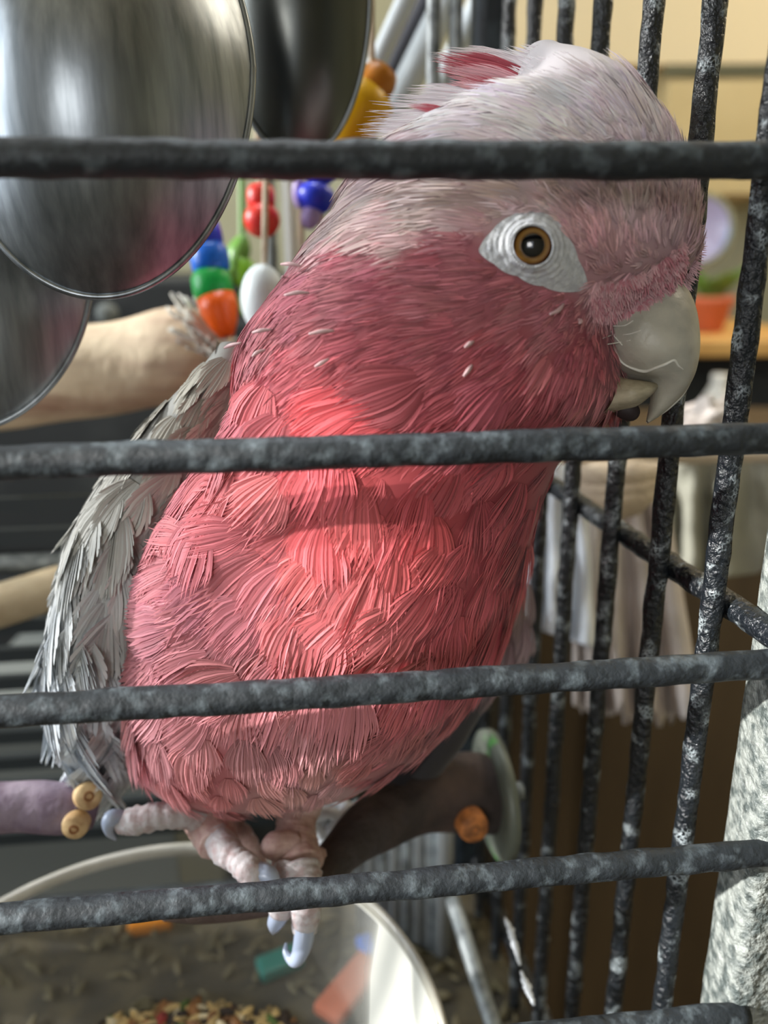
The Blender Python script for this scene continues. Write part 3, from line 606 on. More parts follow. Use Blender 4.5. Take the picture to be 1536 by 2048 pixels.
# right wing edge with dark flight feathers
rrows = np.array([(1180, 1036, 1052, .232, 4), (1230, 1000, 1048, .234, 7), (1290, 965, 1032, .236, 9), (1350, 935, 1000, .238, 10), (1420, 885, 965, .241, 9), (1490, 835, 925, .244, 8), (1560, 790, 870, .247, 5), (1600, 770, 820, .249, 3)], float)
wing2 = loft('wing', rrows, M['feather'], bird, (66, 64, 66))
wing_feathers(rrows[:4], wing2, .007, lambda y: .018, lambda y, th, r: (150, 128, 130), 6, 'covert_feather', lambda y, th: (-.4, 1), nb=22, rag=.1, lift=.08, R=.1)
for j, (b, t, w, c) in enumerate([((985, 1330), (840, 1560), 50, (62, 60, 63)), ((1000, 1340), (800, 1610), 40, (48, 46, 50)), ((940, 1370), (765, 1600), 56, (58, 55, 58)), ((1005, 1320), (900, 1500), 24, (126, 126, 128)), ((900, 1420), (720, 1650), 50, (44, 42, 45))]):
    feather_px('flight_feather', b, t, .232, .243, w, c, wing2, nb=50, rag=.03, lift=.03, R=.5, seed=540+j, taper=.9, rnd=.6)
# --- beak
def beak_loft(name, st, m, keel=.55):
    # st: outer(px,py), inner(px,py), half depth mm, centre z
    n = 60; A = catmull([list(s[0])+list(s[1])+[s[2], s[3]] for s in st], n); V, Fc = [], []; seg = 36
    for a in A:
        ox, oy, ix, iy, hd, z = a; hd = max(hd, .1)/1000
        for k in range(seg):
            t = 2*math.pi*k/seg; u = .5+.5*math.cos(t); wv = math.sin(t)
            ww = np.sign(wv)*abs(wv)**.75*(1-.35*keel*u**3)
            x, y = ix+(ox-ix)*u, iy+(oy-iy)*u; zz = z - hd*ww
            V.append(P(W/2+(x-W/2)*z/zz, H/2+(y-H/2)*z/zz, zz))
    for i in range(n):
        for k in range(seg): Fc.append((i*seg+k, i*seg+(k+1) % seg, (i+1)*seg+(k+1) % seg, (i+1)*seg+k))
    Fc.append(tuple(range(seg))); Fc.append(tuple(n*seg+k for k in range(seg-1, -1, -1)))
    return mesh_obj(name, V, Fc, m, bird)
ub = beak_loft('upper_beak', [((1330, 520), (1180, 590), 7.5, .169), ((1362, 572), (1190, 650), 9.5, .168), ((1384, 625), (1202, 690), 10.5, .167), ((1391, 690), (1226, 730), 10.5, .167), ((1385, 745), (1262, 752), 8.5, .167), ((1366, 785), (1296, 764), 6.2, .167), ((1342, 812), (1305, 790), 4, .167), ((1316, 834), (1300, 815), 2.4, .167), ((1296, 847), (1293, 842), .6, .167)], M['beak'])
beak_loft('lower_beak', [((1225, 752), (1205, 825), 6.5, .168), ((1248, 760), (1240, 822), 7.5, .167), ((1280, 764), (1268, 815), 7, .167), ((1304, 768), (1296, 794), 4.5, .167), ((1309, 774), (1307, 782), 2, .167)], M['wood2'] if False else mat('lower beak horn', (196, 186, 160), .5, noise=((150, 140, 116), 150, .4, .65, (1, 1, 3)), bump=(300, .5, .001)))
tube('culmen_highlight', [P(x, y, z) for x, y, z in ((1362, 570, .1655), (1380, 618, .1645), (1387, 680, .1645), (1383, 735, .165), (1364, 782, .1655), (1338, 812, .166), (1312, 834, .1665))], [.0004, .0008, .0009, .0009, .0008, .0006, .0003], M['beakedge'], bird, n=50, seg=10)  # pale tube along the culmen; its highlight is put into colour and shape
tube('tongue', [P(1240, 812, .167), P(1262, 822, .167), P(1276, 818, .167)], [.0022, .0022, .0010], M['tongue'], bird, n=10)
# small bristle feathers along the beak base and chin
bme = ub.data; bvh2 = BVHTree.FromPolygons([v.co.copy() for v in bme.vertices], [tuple(q.vertices) for q in bme.polygons])
def surf(x, y):
    d = (P(x, y, 1)-CAM).normalized(); a = bvh.ray_cast(CAM, d); b = bvh2.ray_cast(CAM-bird_off, d)
    c = [q[3] for q in (a, b) if q[0] is not None]; return CAM+d*((min(c) if c else .17)-.0005)
bird_off = Vector((0, 0, 0)); r_ = random.Random(5)
def on_beak(pts, rad, name, m):
    tube(name, [surf(*q)+F*.00045 for q in pts], rad, m, bird, n=len(pts)*6, seg=8)
on_beak([(1228, 688), (1236, 712), (1250, 728), (1272, 738), (1292, 742), (1310, 736), (1332, 728), (1350, 720), (1358, 730), (1368, 738)], [.00012, .00026, .00022, .0003, .00034, .0003, .0003, .00026, .0002, .0001], 'beak_ridge', M['beakedge'])
for q in ([(1198, 664), (1222, 652), (1250, 650), (1268, 640)], [(1206, 676), (1230, 668), (1256, 668), (1284, 660)], [(1214, 688), (1240, 684), (1262, 680)], [(1222, 660), (1232, 674), (1246, 690)]):
    on_beak(q, .00012, 'beak_vein', M['beakedge'])
bp, bn, bt, bc_ = [], [], [], []
for i in range(620):
    u = r_.random(); x = 1185+(1368-1185)*u; y = 640-80*u+24*math.sin(u*3.14)-r_.uniform(6, 78)
    q = surf(x, y); bp.append(np.array(q)); dx = -.1+.5*u+r_.uniform(-.4, .4); bt.append(np.array(Rv*dx-Uv*1)); bn.append(np.array((CAM-q).normalized())); bc_.append(lin((208, 162, 166)) if r_.random() < .6 else lin((196, 128, 138)))
for i in range(60):
    u = r_.random(); x = 1372+18*math.sin(u*3.14)+r_.uniform(-8, 2); y = 420+150*u
    q = P(x, y, .166+r_.uniform(-.004, .004)); bp.append(np.array(q)); bt.append(np.array(Rv*.55-Uv*(-.6+1.2*u))); bn.append(np.array((CAM-q).normalized())); bc_.append(lin((206, 168, 174)))
for i in range(0):
    u = r_.random(); x = 1215+40*u+r_.uniform(-8, 8); y = 770+75*u
    q = P(x, y, .158+r_.uniform(-.001, .001)); bp.append(np.array(q)); bt.append(np.array(Rv*.5-Uv*1)); bn.append(np.array((CAM-q).normalized())); bc_.append(lin((200, 130, 134)))
bp, bn, bt, bc_ = map(np.array, (bp, bn, bt, bc_)); L_ = np.full(len(bp), .0024)*(.7+.6*rng.random(len(bp)))
v, f, c = fan(bp, bn, bt, L_, L_*.5, bc_, nb=4, rag=.4, lift=.2, R=.02, seed=77, taper=.4, curl=.5)
o = mesh_obj('bristles', v, f, M['feather'], bird, cols=c); o['kind'] = 'stuff'
# --- eye
ep, en = hit(*EYE); view = (CAM-ep).normalized(); en = (en*.35+view*.65).normalized()
ec = ep - en*.0030
q_ = en.to_track_quat('Z', 'Y').to_matrix().to_4x4()
v, f = lathe_geo((0, 0, 0), ball_prof(.0050, 36), 48)
eo = mesh_obj('eyeball', v, f, M['eye'], bird); eo.matrix_parent_inverse = Matrix.Identity(4); eo.matrix_world = Matrix.Identity(4)
eo.parent = bird; eo.matrix_parent_inverse = Matrix.Translation(bird.location).inverted(); eo.matrix_basis = Matrix.Translation(ec) @ q_
# skin patch around the eye with concentric wrinkles
nr, na = 44, 96; V, Fc = [], []
ex, ey, ez = proj(ec+en*.0040)
for i in range(nr+1):
    u = i/nr
    for k in range(na):
        a = 2*math.pi*k/na; rmax = float(np.interp(math.atan2(math.sin(a), math.cos(a)), pang3, prad3))*1.0
        r = 38+(rmax-38)*u; x, y = EYE[0]+r*math.cos(a), EYE[1]+r*math.sin(a); p0, n0 = hit(x, y)
        hgt = .0022*(1-u)**1.5+.00035+.00015*math.cos((r-38)*.55+.8*mnoise.noise((x*.02, y*.02, 0)))*(1-u)**.6 + .00028*mnoise.noise((x*.07, y*.07, 3))
        if i == 0: hgt -= .0012
        V.append(p0+(n0*.4+view*.6).normalized()*hgt)
for i in range(nr):
    for k in range(na): Fc.append((i*na+k, i*na+(k+1) % na, (i+1)*na+(k+1) % na, (i+1)*na+k))
mesh_obj('eye_skin', V, Fc, M['eyeskin'], bird)
g = []
for k in range(46):   # beaded eyelid rim
    a = 2*math.pi*k/46; c0 = Vector(V[2*na+int(k/46*na)])+view*.0005; x, y, z = proj(c0)
    g.append(lathe_geo(P(EYE[0]+43*math.cos(a), EYE[1]+43*math.sin(a), z), ball_prof(.00031, 6), 8))
v, f = join(g); mesh_obj('eyelid_rim', v, f, M['eyeskin'], bird)
# --- legs and feet
zt = .218
def limb(name, pts, rad, m, parent=None, **k): return tube(name, [P(*q) for q in pts], rad, m, parent or bird, **k)
l1 = limb('leg', [(410, 1600, .218), (425, 1655, .212), (438, 1690, .207)], [.0085, .0062, .0050], M['skin'], seg=16, n=20, wob=.08, wscale=500, ring=(9, .06))
limb('toe', [(432, 1668, .209), (452, 1700, .203), (478, 1722, .199), (500, 1742, .196), (520, 1768, .196)], [.0038, .0037, .0031, .0034, .0024], M['toe'], l1, seg=14, n=40, wob=.1, wscale=600, ring=(9, .09))
limb('claw', [(508, 1742, .196), (540, 1752, .195), (552, 1790, .196), (548, 1812, .197)], [.0026, .0022, .0013, .0003], M['claw'], l1, seg=10, n=20)
limb('toe', [(430, 1640, .214), (370, 1628, .208), (320, 1632, .206), (270, 1642, .206), (238, 1648, .207)], [.0042, .0036, .0033, .0034, .0024], M['toe'], l1, seg=14, n=40, wob=.1, wscale=600, ring=(9, .09))
limb('claw', [(248, 1632, .206), (222, 1638, .205), (218, 1662, .206), (232, 1680, .208)], [.0016, .0022, .0013, .0003], M['claw'], l1, seg=10, n=20)
limb('toe', [(450, 1650, .220), (480, 1672, .222), (505, 1710, .224), (520, 1745, .225)], [.0035, .0034, .0030, .0028], M['skin'], l1, seg=12, n=30, ring=(7, .09))
l2 = limb('leg', [(600, 1590, .220), (592, 1640, .216), (590, 1690, .211), (596, 1735, .206)], [.0075, .0052, .0060, .0066], M['skin'], seg=18, n=30, wob=.08, wscale=400, ring=(12, .05))
limb('toe', [(590, 1690, .208), (560, 1692, .206), (545, 1696, .205), (538, 1704, .206)], [.0040, .0040, .0036, .0018], M['skin'], l2, seg=14, n=20, wob=.05)
limb('toe', [(598, 1735, .203), (608, 1780, .199), (612, 1820, .198), (608, 1860, .200)], [.0052, .0045, .0036, .0030], M['toe'], l2, seg=14, n=36, wob=.1, wscale=600, ring=(9, .08))
limb('claw', [(612, 1836, .199), (605, 1890, .198), (590, 1922, .199), (572, 1905, .201), (572, 1885, .202)], [.0028, .0024, .0016, .0009, .0003], M['claw'], l2, seg=12, n=34)
limb('toe', [(585, 1735, .204), (568, 1785, .200), (560, 1830, .200)], [.0046, .0036, .0028], M['toe'], l2, seg=12, n=24, ring=(7, .08))
limb('claw', [(560, 1826, .200), (550, 1848, .200), (546, 1868, .202)], [.0026, .0020, .0003], M['claw'], l2, seg=10, n=14)
limb('toe', [(615, 1725, .212), (640, 1730, .214), (652, 1760, .214)], [.0045, .0038, .0026], M['skin'], l2, seg=12, n=20, ring=(6, .08))

# ================================================================== perches and toys
def branch(name, pts, rad, m, label, cat='perch', cuts=(), group=None, **k):
    o = thing(name, P(*pts[0]), label, cat, group); tube('stem', [P(*q) for q in pts], rad, m, o, seg=24, **k)
    for (c, r, ax, mm, rg) in cuts:
        a = Vector(ax).normalized(); lathe('cut_end', P(*c), [(0, .0022), (r*.9, .002), (r, .0008), (r*1.02, -.0035)], mm, o, 24, a)
        if rg: lathe('growth_ring', P(*c), [(r*.22, .0021), (r*.3, .0029), (r*.38, .0021)], M['cutring'], o, 20, a)
    return o
toR = lambda x, y, z: Rv*x-Uv*y-F*z
branch('wooden_perch', [(-260, 790, .33), (-60, 775, .325), (120, 750, .32), (280, 725, .315), (400, 705, .31), (452, 700, .308)], [.0195, .0185, .0180, .0180, .0165, .010], M['wood'], 'thick pale debarked branch perch behind the hanging steel spoons', n=70, wob=.14, wscale=35)
branch('wooden_dowel', [(-200, 1270, .29), (0, 1210, .30), (150, 1165, .31), (330, 1120, .33)], [.0085, .0083, .0080, .008], M['wood2'], 'slim pale wooden dowel behind the bird at left', n=40, wob=.05, wscale=60)
branch('forked_branch', [(-220, 1622, .215), (-60, 1616, .216), (60, 1615, .217), (150, 1618, .218), (190, 1622, .220)], [.0068, .0068, .0066, .0068, .0050], M['purple'], 'purple-grey branch perch with two pale cut ends under the left wing', n=50, wob=.12, wscale=90,
       cuts=[((176, 1592, .213), .0036, toR(.5, -.3, 1), M['cut'], 1), ((152, 1648, .212), .0035, toR(.1, .3, 1), M['cut'], 1)])
db = branch('dark_branch', [(985, 1590, .262), (900, 1585, .255), (820, 1605, .245), (740, 1655, .232), (680, 1708, .220), (610, 1775, .208), (520, 1798, .205), (400, 1812, .205), (330, 1818, .206)], [.0125, .0122, .0098, .0078, .0058, .0044, .0042, .0042, .003], M['bark'], 'dark tapering branch perch bolted to the upright side wires', n=110, wob=.1, wscale=70,
       cuts=[((945, 1652, .243), .0048, toR(.25, .25, 1), M['cut2'], 1)])
pa = (P(985, 1590, .262)-P(900, 1585, .255)).normalized()
lathe('washer', P(992, 1588, .264), [(.0, -.001), (.0210, -.001), (.0210, .002), (.018, .003), (0, .002)], M['plate'], db, 40, (Vector(sn)*-1+Vector((0, 0, 0))).normalized())
tube('bolt', [P(992, 1588, .264), P(992, 1588, .264)+sn*.009], .003, M['back_bar'], db, n=4)
# side wire that the right claws wrap: crumpled shell-like knot behind the foot
kn = thing('rope_knot', P(655, 1650, .245), 'small whitish crumpled rope knot hanging beside the right leg', 'toy')
g = []
for k in range(9):
    a = k*2.4; g.append(tube_geo([P(655, 1655, .245)+Rv*(.0065*math.cos(a+q*.8))+Uv*(.006*math.sin(a*1.3+q))+F*(.004*math.sin(a+q)) for q in range(5)], .0019, 8, 16))
v, f = join(g); mesh_obj('knot', v, f, M['cloth3'], kn); tube('cord', [P(670, 1700, .245), P(668, 1660, .245), P(690, 1600, .252), P(720, 1400, .27)], .0012, M['rope'], kn, n=20)

def egg_spoon(name, cpx, z, wpx, up, dn, label, m, hang, tilt=(0, 0), depth=.014, concave=False):
    "serving spoon bowl hanging by its handle; cpx = bowl centre"
    o = thing(name, P(*cpx, z), label, 'spoon', 'stainless spoons of the hanging toy' if False else None); c = P(*cpx, z)
    n = (-F + Rv*tilt[0] + Uv*tilt[1]).normalized(); X = (Rv-n*Rv.dot(n)).normalized(); Y = n.cross(X)
    s = z/FPX; nr, na = 26, 72; V, Fc = [], []
    def rim(a):
        ca, sa = math.cos(a), math.sin(a); ry = (up if sa > 0 else dn)*s; rx = wpx*s*(1-.10*max(0, sa)); return ca*rx, sa*ry
    for i in range(nr+1):
        u = i/nr
        for k in range(na):
            a = 2*math.pi*k/na; x, y = rim(a); dpt = depth*(1-u**2.2)
            V.append(c+X*x*u+Y*y*u+n*(dpt if not concave else -dpt))
    # rolled rim and inner shell give thickness
    for k in range(na):
        a = 2*math.pi*k/na; x, y = rim(a); V.append(c+X*x*1.012+Y*y*1.012-n*.0009)
    base2 = len(V)
    for i in range(nr, -1, -1):
        u = i/nr*.985
        for k in range(na):
            a = 2*math.pi*k/na; x, y = rim(a); dpt = (depth-.0012)*(1-u**2.2); V.append(c+X*x*u+Y*y*u+n*((dpt if not concave else -depth*(1-u**2.2)-.0012)-.0010))
    rowsn = nr+1+1+nr+1
    for i in range(rowsn-1):
        for k in range(na): Fc.append((i*na+k, i*na+(k+1) % na, (i+1)*na+(k+1) % na, (i+1)*na+k))
    b = mesh_obj('bowl', V, Fc, m, o)
    rp2 = []
    for k in range(73):
        a = 2*math.pi*k/72; x, y = rim(a); rp2.append(c+X*x*1.006+Y*y*1.006-n*.0004)
    tube('rim', rp2, .0008, M['steel'], o, n=144, seg=8, cap=False)
    ytop = up*s; g = [c+Y*(ytop-.003)-n*.0003, c+Y*(ytop+.02)+n*.002, c+Y*(ytop+.05)+n*.001, Vector((c.x, c.y, TOP-.035))]
    tube('handle', g, [.006, .0045, .004, .0045], m, o, flat=.35, n=30)
    tube('hook', [Vector((c.x, c.y, TOP-.037)), Vector((c.x+.004, c.y, TOP-.02)), Vector((c.x, c.y, TOP-.002))], .0012, M['back_bar'], o, n=8)
    return o
egg_spoon('hanging_spoon', (196, 116), .170, 304, 430, 474, 'large shiny stainless spoon bowl hanging at top left, nearest of three', M['steel'], 0, tilt=(.10, .0), depth=.022)
egg_spoon('hanging_spoon', (-70, 560), .205, 250, 420, 305, 'stainless spoon bowl at the left edge, hanging lowest behind the front wires', M['steel'], 0, tilt=(.0, .1), depth=.016)
egg_spoon('hanging_spoon', (590, -20), .215, 148, 330, 312, 'dark-looking stainless spoon hanging between the large spoon and the crest', M['steel_dark'], 0, tilt=(.05, -.22), depth=.010)

def bead_strand(name, items, z, label, top=None, axis=None):
    o = thing(name, P(items[0][0], items[0][1], z), label, 'toy')
    pts = [P(x, y, z) for (x, y, *_r) in items]
    topz = Vector((pts[0].x, pts[0].y, TOP-.002)) if top is None else P(*top, z)
    tube('cord', [topz]+[pts[0].lerp(topz, .02)]+pts, .0011, M['rope'], o, n=30)
    for i, (x, y, r, h, m, shape) in enumerate(items):
        a = pts[min(i+1, len(pts)-1)]-pts[max(i-1, 0)] if len(pts) > 1 else Vector((0, 0, -1))
        rr, hh = r*z/FPX*1.14, h*z/FPX*1.06
        if shape == 'barrel': prof = [(.0015, -hh), (rr*.8, -hh), (rr*.97, -hh*.6), (rr, 0), (rr*.97, hh*.6), (rr*.8, hh), (.0015, hh)]
        elif shape == 'cone': prof = [(.001, -hh), (rr, -hh*.92), (rr, -hh*.3), (rr*.75, hh*.4), (rr*.4, hh), (.001, hh)]
        else: prof = [(rr*math.sin(math.pi*q/12), -hh*math.cos(math.pi*q/12)) for q in range(13)]
        lathe('bead', pts[i], prof, M[m], o, 28, a.normalized())
    return o
bead_strand('bead_string', [(408, 470, 32, 26, 'royal', 'barrel'), (420, 520, 34, 27, 'blue', 'barrel'), (425, 572, 36, 28, 'green', 'barrel'), (442, 632, 34, 40, 'orange', 'cone')], .285, 'string of blue, green and orange beads beside the bird neck')
bead_strand('bead_string', [(518, 330, 24, 20, 'red', 'ball'), (522, 395, 25, 20, 'red', 'barrel'), (524, 440, 32, 32, 'red', 'ball')], .30, 'two bright red beads hanging behind the large spoon')
bead_strand('bead_string', [(640, 340, 30, 28, 'royal', 'ball'), (632, 395, 34, 30, 'royal', 'ball'), (622, 432, 18, 26, 'lilac', 'ball')], .30, 'deep blue and lilac beads behind the bird nape')
bead_strand('bead_string', [(600, 385, 14, 30, 'lilac', 'ball')], .31, 'single pale lilac bead left of the blue beads')
bead_strand('bead_string', [(745, 178, 34, 40, 'amber', 'barrel'), (708, 236, 52, 56, 'yellow', 'cone')], .28, 'amber and yellow beads between the dark spoon and the crest')
bead_strand('bead_string', [(527, 600, 40, 66, 'icy', 'ball')], .275, 'white pearly egg-shaped toy hanging beside the bird neck', top=(540, -100))
lf = thing('plastic_leaf', P(490, 540, .36), 'blurred bright green plastic leaves behind the bead string', 'toy')
for j, (x, y, w, h, a, m) in enumerate([(478, 505, 22, 36, .3, 'palegreen'), (487, 545, 26, 36, -.3, 'lime'), (500, 590, 20, 42, .2, 'palegreen'), (455, 560, 16, 40, .5, 'palegreen')]):
    V, Fc = [], []; z = .36
    for i in range(9):
        u = i/8; ww = math.sin(math.pi*min(.98, u*.96+.02))*w
        for s_ in (-1, 0, 1):
            dx, dy = s_*ww, (u-.5)*2*h; V.append(P(x+dx*math.cos(a)-dy*math.sin(a), y+dx*math.sin(a)+dy*math.cos(a), z+.002*abs(s_)))
    for i in range(8):
        for q in range(2): Fc.append((i*3+q, i*3+q+1, i*3+q+4, i*3+q+3))
    o = mesh_obj('leaf', V, Fc, M[m], lf); sol = o.modifiers.new('s', 'SOLIDIFY'); sol.thickness = .0012
tube('stalk', [P(490, 600, .362), P(484, 500, .362), P(482, -150, .362)], .0015, M['palegreen'], lf, n=20)
# white tassel behind beads
ts_ = thing('fibre_tassel', P(430, 660, .30), 'frayed pale fibre tassel on the end of the thick branch', 'toy'); g = []; r_ = random.Random(9)
for i in range(120):
    a = r_.uniform(0, 1); x0, y0 = (425+r_.uniform(-25, 15), 690+r_.uniform(-30, 20)); x1, y1 = x0-r_.uniform(10, 75), y0-r_.uniform(10, 110)
    if i % 3 == 0: x1, y1 = x0+r_.uniform(0, 50), y0+r_.uniform(-40, 50)
    z = .296+r_.uniform(-.006, .006); g.append(tube_geo([P(x0, y0, z), P((x0+x1)/2+r_.uniform(-6, 6), (y0+y1)/2, z), P(x1, y1, z+r_.uniform(-.004, .004))], .0006, 5, 6))
v, f = join(g); o = mesh_obj('fibres', v, f, M['fiber'], ts_); o['kind'] = 'stuff'
# silver tubes and dark bars top middle
for j, (a, b, r, z, m, lab) in enumerate([((935, -80), (782, 235), 30, .36, 'tube_steel', 'silver slanting tube nearest the crest, top middle'), ((838, -60), (744, 150), 20, .33, 'tube_steel', 'thin silver slanting tube beside the dark spoon'), ((885, -60), (772, 175), 21, .40, 'tube_dark', 'dark slanting tube between two silver tubes'), ((990, -60), (850, 240), 24, .42, 'tube_steel', 'silver slanting tube farthest back by the rear post'), ((725, -100), (735, 160), 14, .39, 'tube_steel', 'pale upright strut just right of the dark spoon')]):
    A, B = P(*a, z), P(*b, z+.01); d = (A-B).normalized(); o = thing('metal_tube', B, lab, 'tube', 'slanting tubes of the play stand' if False else None)
    up = B+d*((TOP+.004-B.z)/d.z)
    tube('shaft', [B, A, up], r*z/FPX, M[m], o, n=20); lathe('end_cap', B, ball_prof(r*1.04*z/FPX, 10), M[m], o, 20, d)
# tall metal strut behind beads
ws = thing('white_strut', P(588, 560, .4), 'upright whitish strut behind the bird nape', 'strut')
tube('shaft', [Vector((P(588, 560, .40).x, P(588, 560, .40).y, TRAY-.004)), Vector((P(588, 560, .40).x, P(588, 560, .40).y, TOP))], .0042, M['white'], ws, n=6)
tube('shaft', [Vector((P(545, 560, .40).x, P(545, 560, .40).y, TRAY-.004)), Vector((P(545, 560, .40).x, P(545, 560, .40).y, TOP))], .0034, M['back_bar'], ws, n=6)

# ================================================================== food bowl
bw = thing('food_bowl', P(400, 2060, .245), 'round clear plastic food bowl with pale rim below the perch', 'bowl')
bcx = Vector((-.064, .203, 1.400-.198)); br = .083
bcx = Vector((0, 0, 0)); 
def circ_fit():
    # horizontal circle through three seen rim points
    zl = CAM.z-.185
    pts = []
    for (x, y) in ((15, 1800), (385, 1694), (868, 1985)):
        d = F+Rv*((x-W/2)/FPX)-Uv*((y-H/2)/FPX); pts.append(CAM+d*((zl-CAM.z)/d.z))
    (ax, ay, _), (bx_, by_, _), (cx, cy, _) = pts
    D = 2*(ax*(by_-cy)+bx_*(cy-ay)+cx*(ay-by_)); ux = ((ax*ax+ay*ay)*(by_-cy)+(bx_*bx_+by_*by_)*(cy-ay)+(cx*cx+cy*cy)*(ay-by_))/D
    uy = ((ax*ax+ay*ay)*(cx-bx_)+(bx_*bx_+by_*by_)*(ax-cx)+(cx*cx+cy*cy)*(bx_-ax))/D
    return Vector((ux, uy, zl)), math.hypot(ax-ux, ay-uy)
bcx, br = circ_fit(); print('bowl', bcx, br)
bw.location = bcx-Vector((0, 0, .075))
dpt = .074
prof = [(0, -dpt), (br*.62, -dpt), (br*.74, -dpt*.95), (br*.84, -dpt*.75), (br*.95, -dpt*.3), (br*.99, -.004), (br, 0), (br*.985, 0), (br*.97, -.004), (br*.93, -dpt*.3), (br*.82, -dpt*.73), (br*.72, -dpt*.92), (0, -dpt+.002)]
def flatten(v, gap=.007):
    "the cup is flat on the side that hangs against the front wires"
    o = []
    for q in v:
        q = Vector(q); d = (q-Vector((0, DH, 0))).dot(fn)
        if d < gap: q = q + fn*(gap-d + .12*(gap-d)*0)
        o.append(q)
    return o
v, f = lathe_geo(bcx, prof, 96); mesh_obj('bowl_wall', flatten(v), f, M['clear'], bw)
v, f = lathe_geo(bcx, [(br*.982, -.002), (br*1.006, -.003), (br*1.014, .0), (br*1.0, .002), (br*.982, .001), (br*.982, -.002)], 120); mesh_obj('rim', flatten(v, .0055), f, M['bowlrim'], bw)
for t in (-.03, .03):
    q = Vector((bcx.x+t, 0, bcx.z)); q.y = DH+(bcx.x+t)*math.tan(FY); q += fn*.0075
    tube('hook', [q+Vector((0, 0, -.006)), q+Vector((0, 0, .001)), q+Vector((0, 0, .014)), q+fn*-.004+Vector((0, 0, .018))], .0016, M['back_bar'], bw, n=12)
# seeds
g = {}; r_ = random.Random(3)
def seed_geo(c, l, w, rot):
    ax = Vector((math.cos(rot), math.sin(rot), r_.uniform(-.3, .3))).normalized(); return lathe_geo(c, [(0, -l), (w*.8, -l*.5), (w, 0), (w*.7, l*.55), (0, l)], 7, ax)
zs_ = -dpt-.012+.004
for cname, cols_, cnt in (('husk', (206, 176, 118), 620), ('grain', (150, 104, 60), 420), ('green', (86, 110, 50), 200), ('redp', (176, 58, 48), 50), ('dark', (60, 46, 36), 420), ('pale', (222, 206, 168), 220)):
    gg = []
    for i in range(cnt):
        rr = br*.80*math.sqrt(r_.random()); a = r_.uniform(-.35, 3.49); hh = .022*(1-(rr/br)**2)+r_.uniform(0, .004)
        l = r_.uniform(.0025, .0048); gg.append(seed_geo(bcx+Vector((rr*math.cos(a), rr*math.sin(a), zs_+.026+hh*.6)), l, l*r_.uniform(.35, .55), r_.uniform(0, 3.14)))
    v, f = join(gg); v = [q for q in v]; g[cname] = (v, f)
    M['seed_'+cname] = mat('seed '+cname, cols_, .7, noise=(tuple(int(c*.6) for c in cols_), 200, .4, .7))
base_v, base_f = lathe_geo(bcx, [(0, -dpt+.003), (br*.66, -dpt+.003), (br*.76, -dpt+.010), (br*.6, -dpt+.014), (br*.3, -dpt+.018), (0, -dpt+.02)], 40); base_v = flatten(base_v, .012)
sd = mesh_obj('seed_mix', base_v, base_f, M['seed_dark'])
tag(sd, 'mixed seeds and husks lying in the clear food bowl', 'birdseed', kind='stuff')
for k_n, (v, f) in g.items():
    o = mesh_obj('seeds', v, f, M['seed_'+k_n], sd); o['kind'] = 'stuff'
# litter and coloured scraps on the cage tray
def scrap(px, py, zlev, sz, m, label):
    d = F+Rv*((px-W/2)/FPX)-Uv*((py-H/2)/FPX); c = CAM+d*((zlev-CAM.z)/d.z); rz = random.uniform(0, 3)
    X = Vector((math.cos(rz), math.sin(rz), 0)); Y = Vector((-math.sin(rz), math.cos(rz), 0))
    v, f = box_geo(c, sz[0], sz[1], .006, (X, Y, Vector((0, 0, 1)))); o = mesh_obj('chewed_block', v, f, M[m], smooth=False); b = o.modifiers.new('b', 'BEVEL'); b.width = .0015; b.segments = 2
    tag(o, label, 'toy block'); return o
for px, py, sz, m, lab in [(700, 1975, (.034, .014), 'terra', 'reddish chewed block on the tray, seen through the bowl wall'), (560, 1925, (.02, .011), 'teal', 'teal chewed block on the tray under the bowl wall'), (735, 1895, (.012, .008), 'blue', 'small light blue chewed block on the cage tray'), (300, 1850, (.02, .006), 'amber', 'amber chewed block at the back of the tray')]:
    scrap(px, py, TRAY-.001, sz, m, lab)
lg = []
for i in range(900):
    t = random.random(); s2 = random.random(); c = pfl.lerp(pc, t).lerp(pbl.lerp(bc, t), s2); l = random.uniform(.002, .0055)
    lg.append(seed_geo(c+Vector((0, 0, TRAY-.002)), l, l*.3, random.uniform(0, 3.14)))
v, f = join(lg); tag(mesh_obj('litter', v, f, mat('litter chips', (110, 102, 78), .9, noise=((90, 84, 60), 30, .4, .6))), 'scattered husks and chips on the cage tray', 'litter', kind='stuff')
# ribbed upright panel and grey struts, bottom middle
rp_ = thing('ribbed_panel', P(800, 1700, .36), 'grey ribbed upright panel behind the bird feet', 'panel')
A0 = P(715, 1640, .36); A1 = P(890, 1640, .345); dirp = Vector((A1.x-A0.x, A1.y-A0.y, 0)); npl = 22
for i in range(npl):
    c = Vector((A0.x, A0.y, 0))+dirp*(i/(npl-1)); ztop = A0.z+.01
    tube('rib', [Vector((c.x, c.y, TRAY-.004)), Vector((c.x, c.y, ztop))], .0009+.0008*(i % 3 == 0)+(.002 if i > npl-3 else 0), M['ribbed'] if i % 2 else M['back_bar'], rp_, n=2, seg=8)
v, f = box_geo(Vector(((A0.x+A1.x)/2, (A0.y+A1.y)/2+.004, (TRAY+A0.z)/2)), dirp.length, .003, A0.z-TRAY+.008, (dirp.normalized(), Vector((-dirp.y, dirp.x, 0)).normalized(), Vector((0, 0, 1)))); mesh_obj('backing', v, f, M['ribbed'], rp_, smooth=False)
st = thing('slanting_strut', P(990, 2048, .25), 'light grey slanting rod beside the rear corner post at bottom', 'rod')
tube('rod', [P(905, 1800, .29), P(950, 1940, .27), P(1010, 2120, .25)], .0028, M['back_bar'], st, n=20)
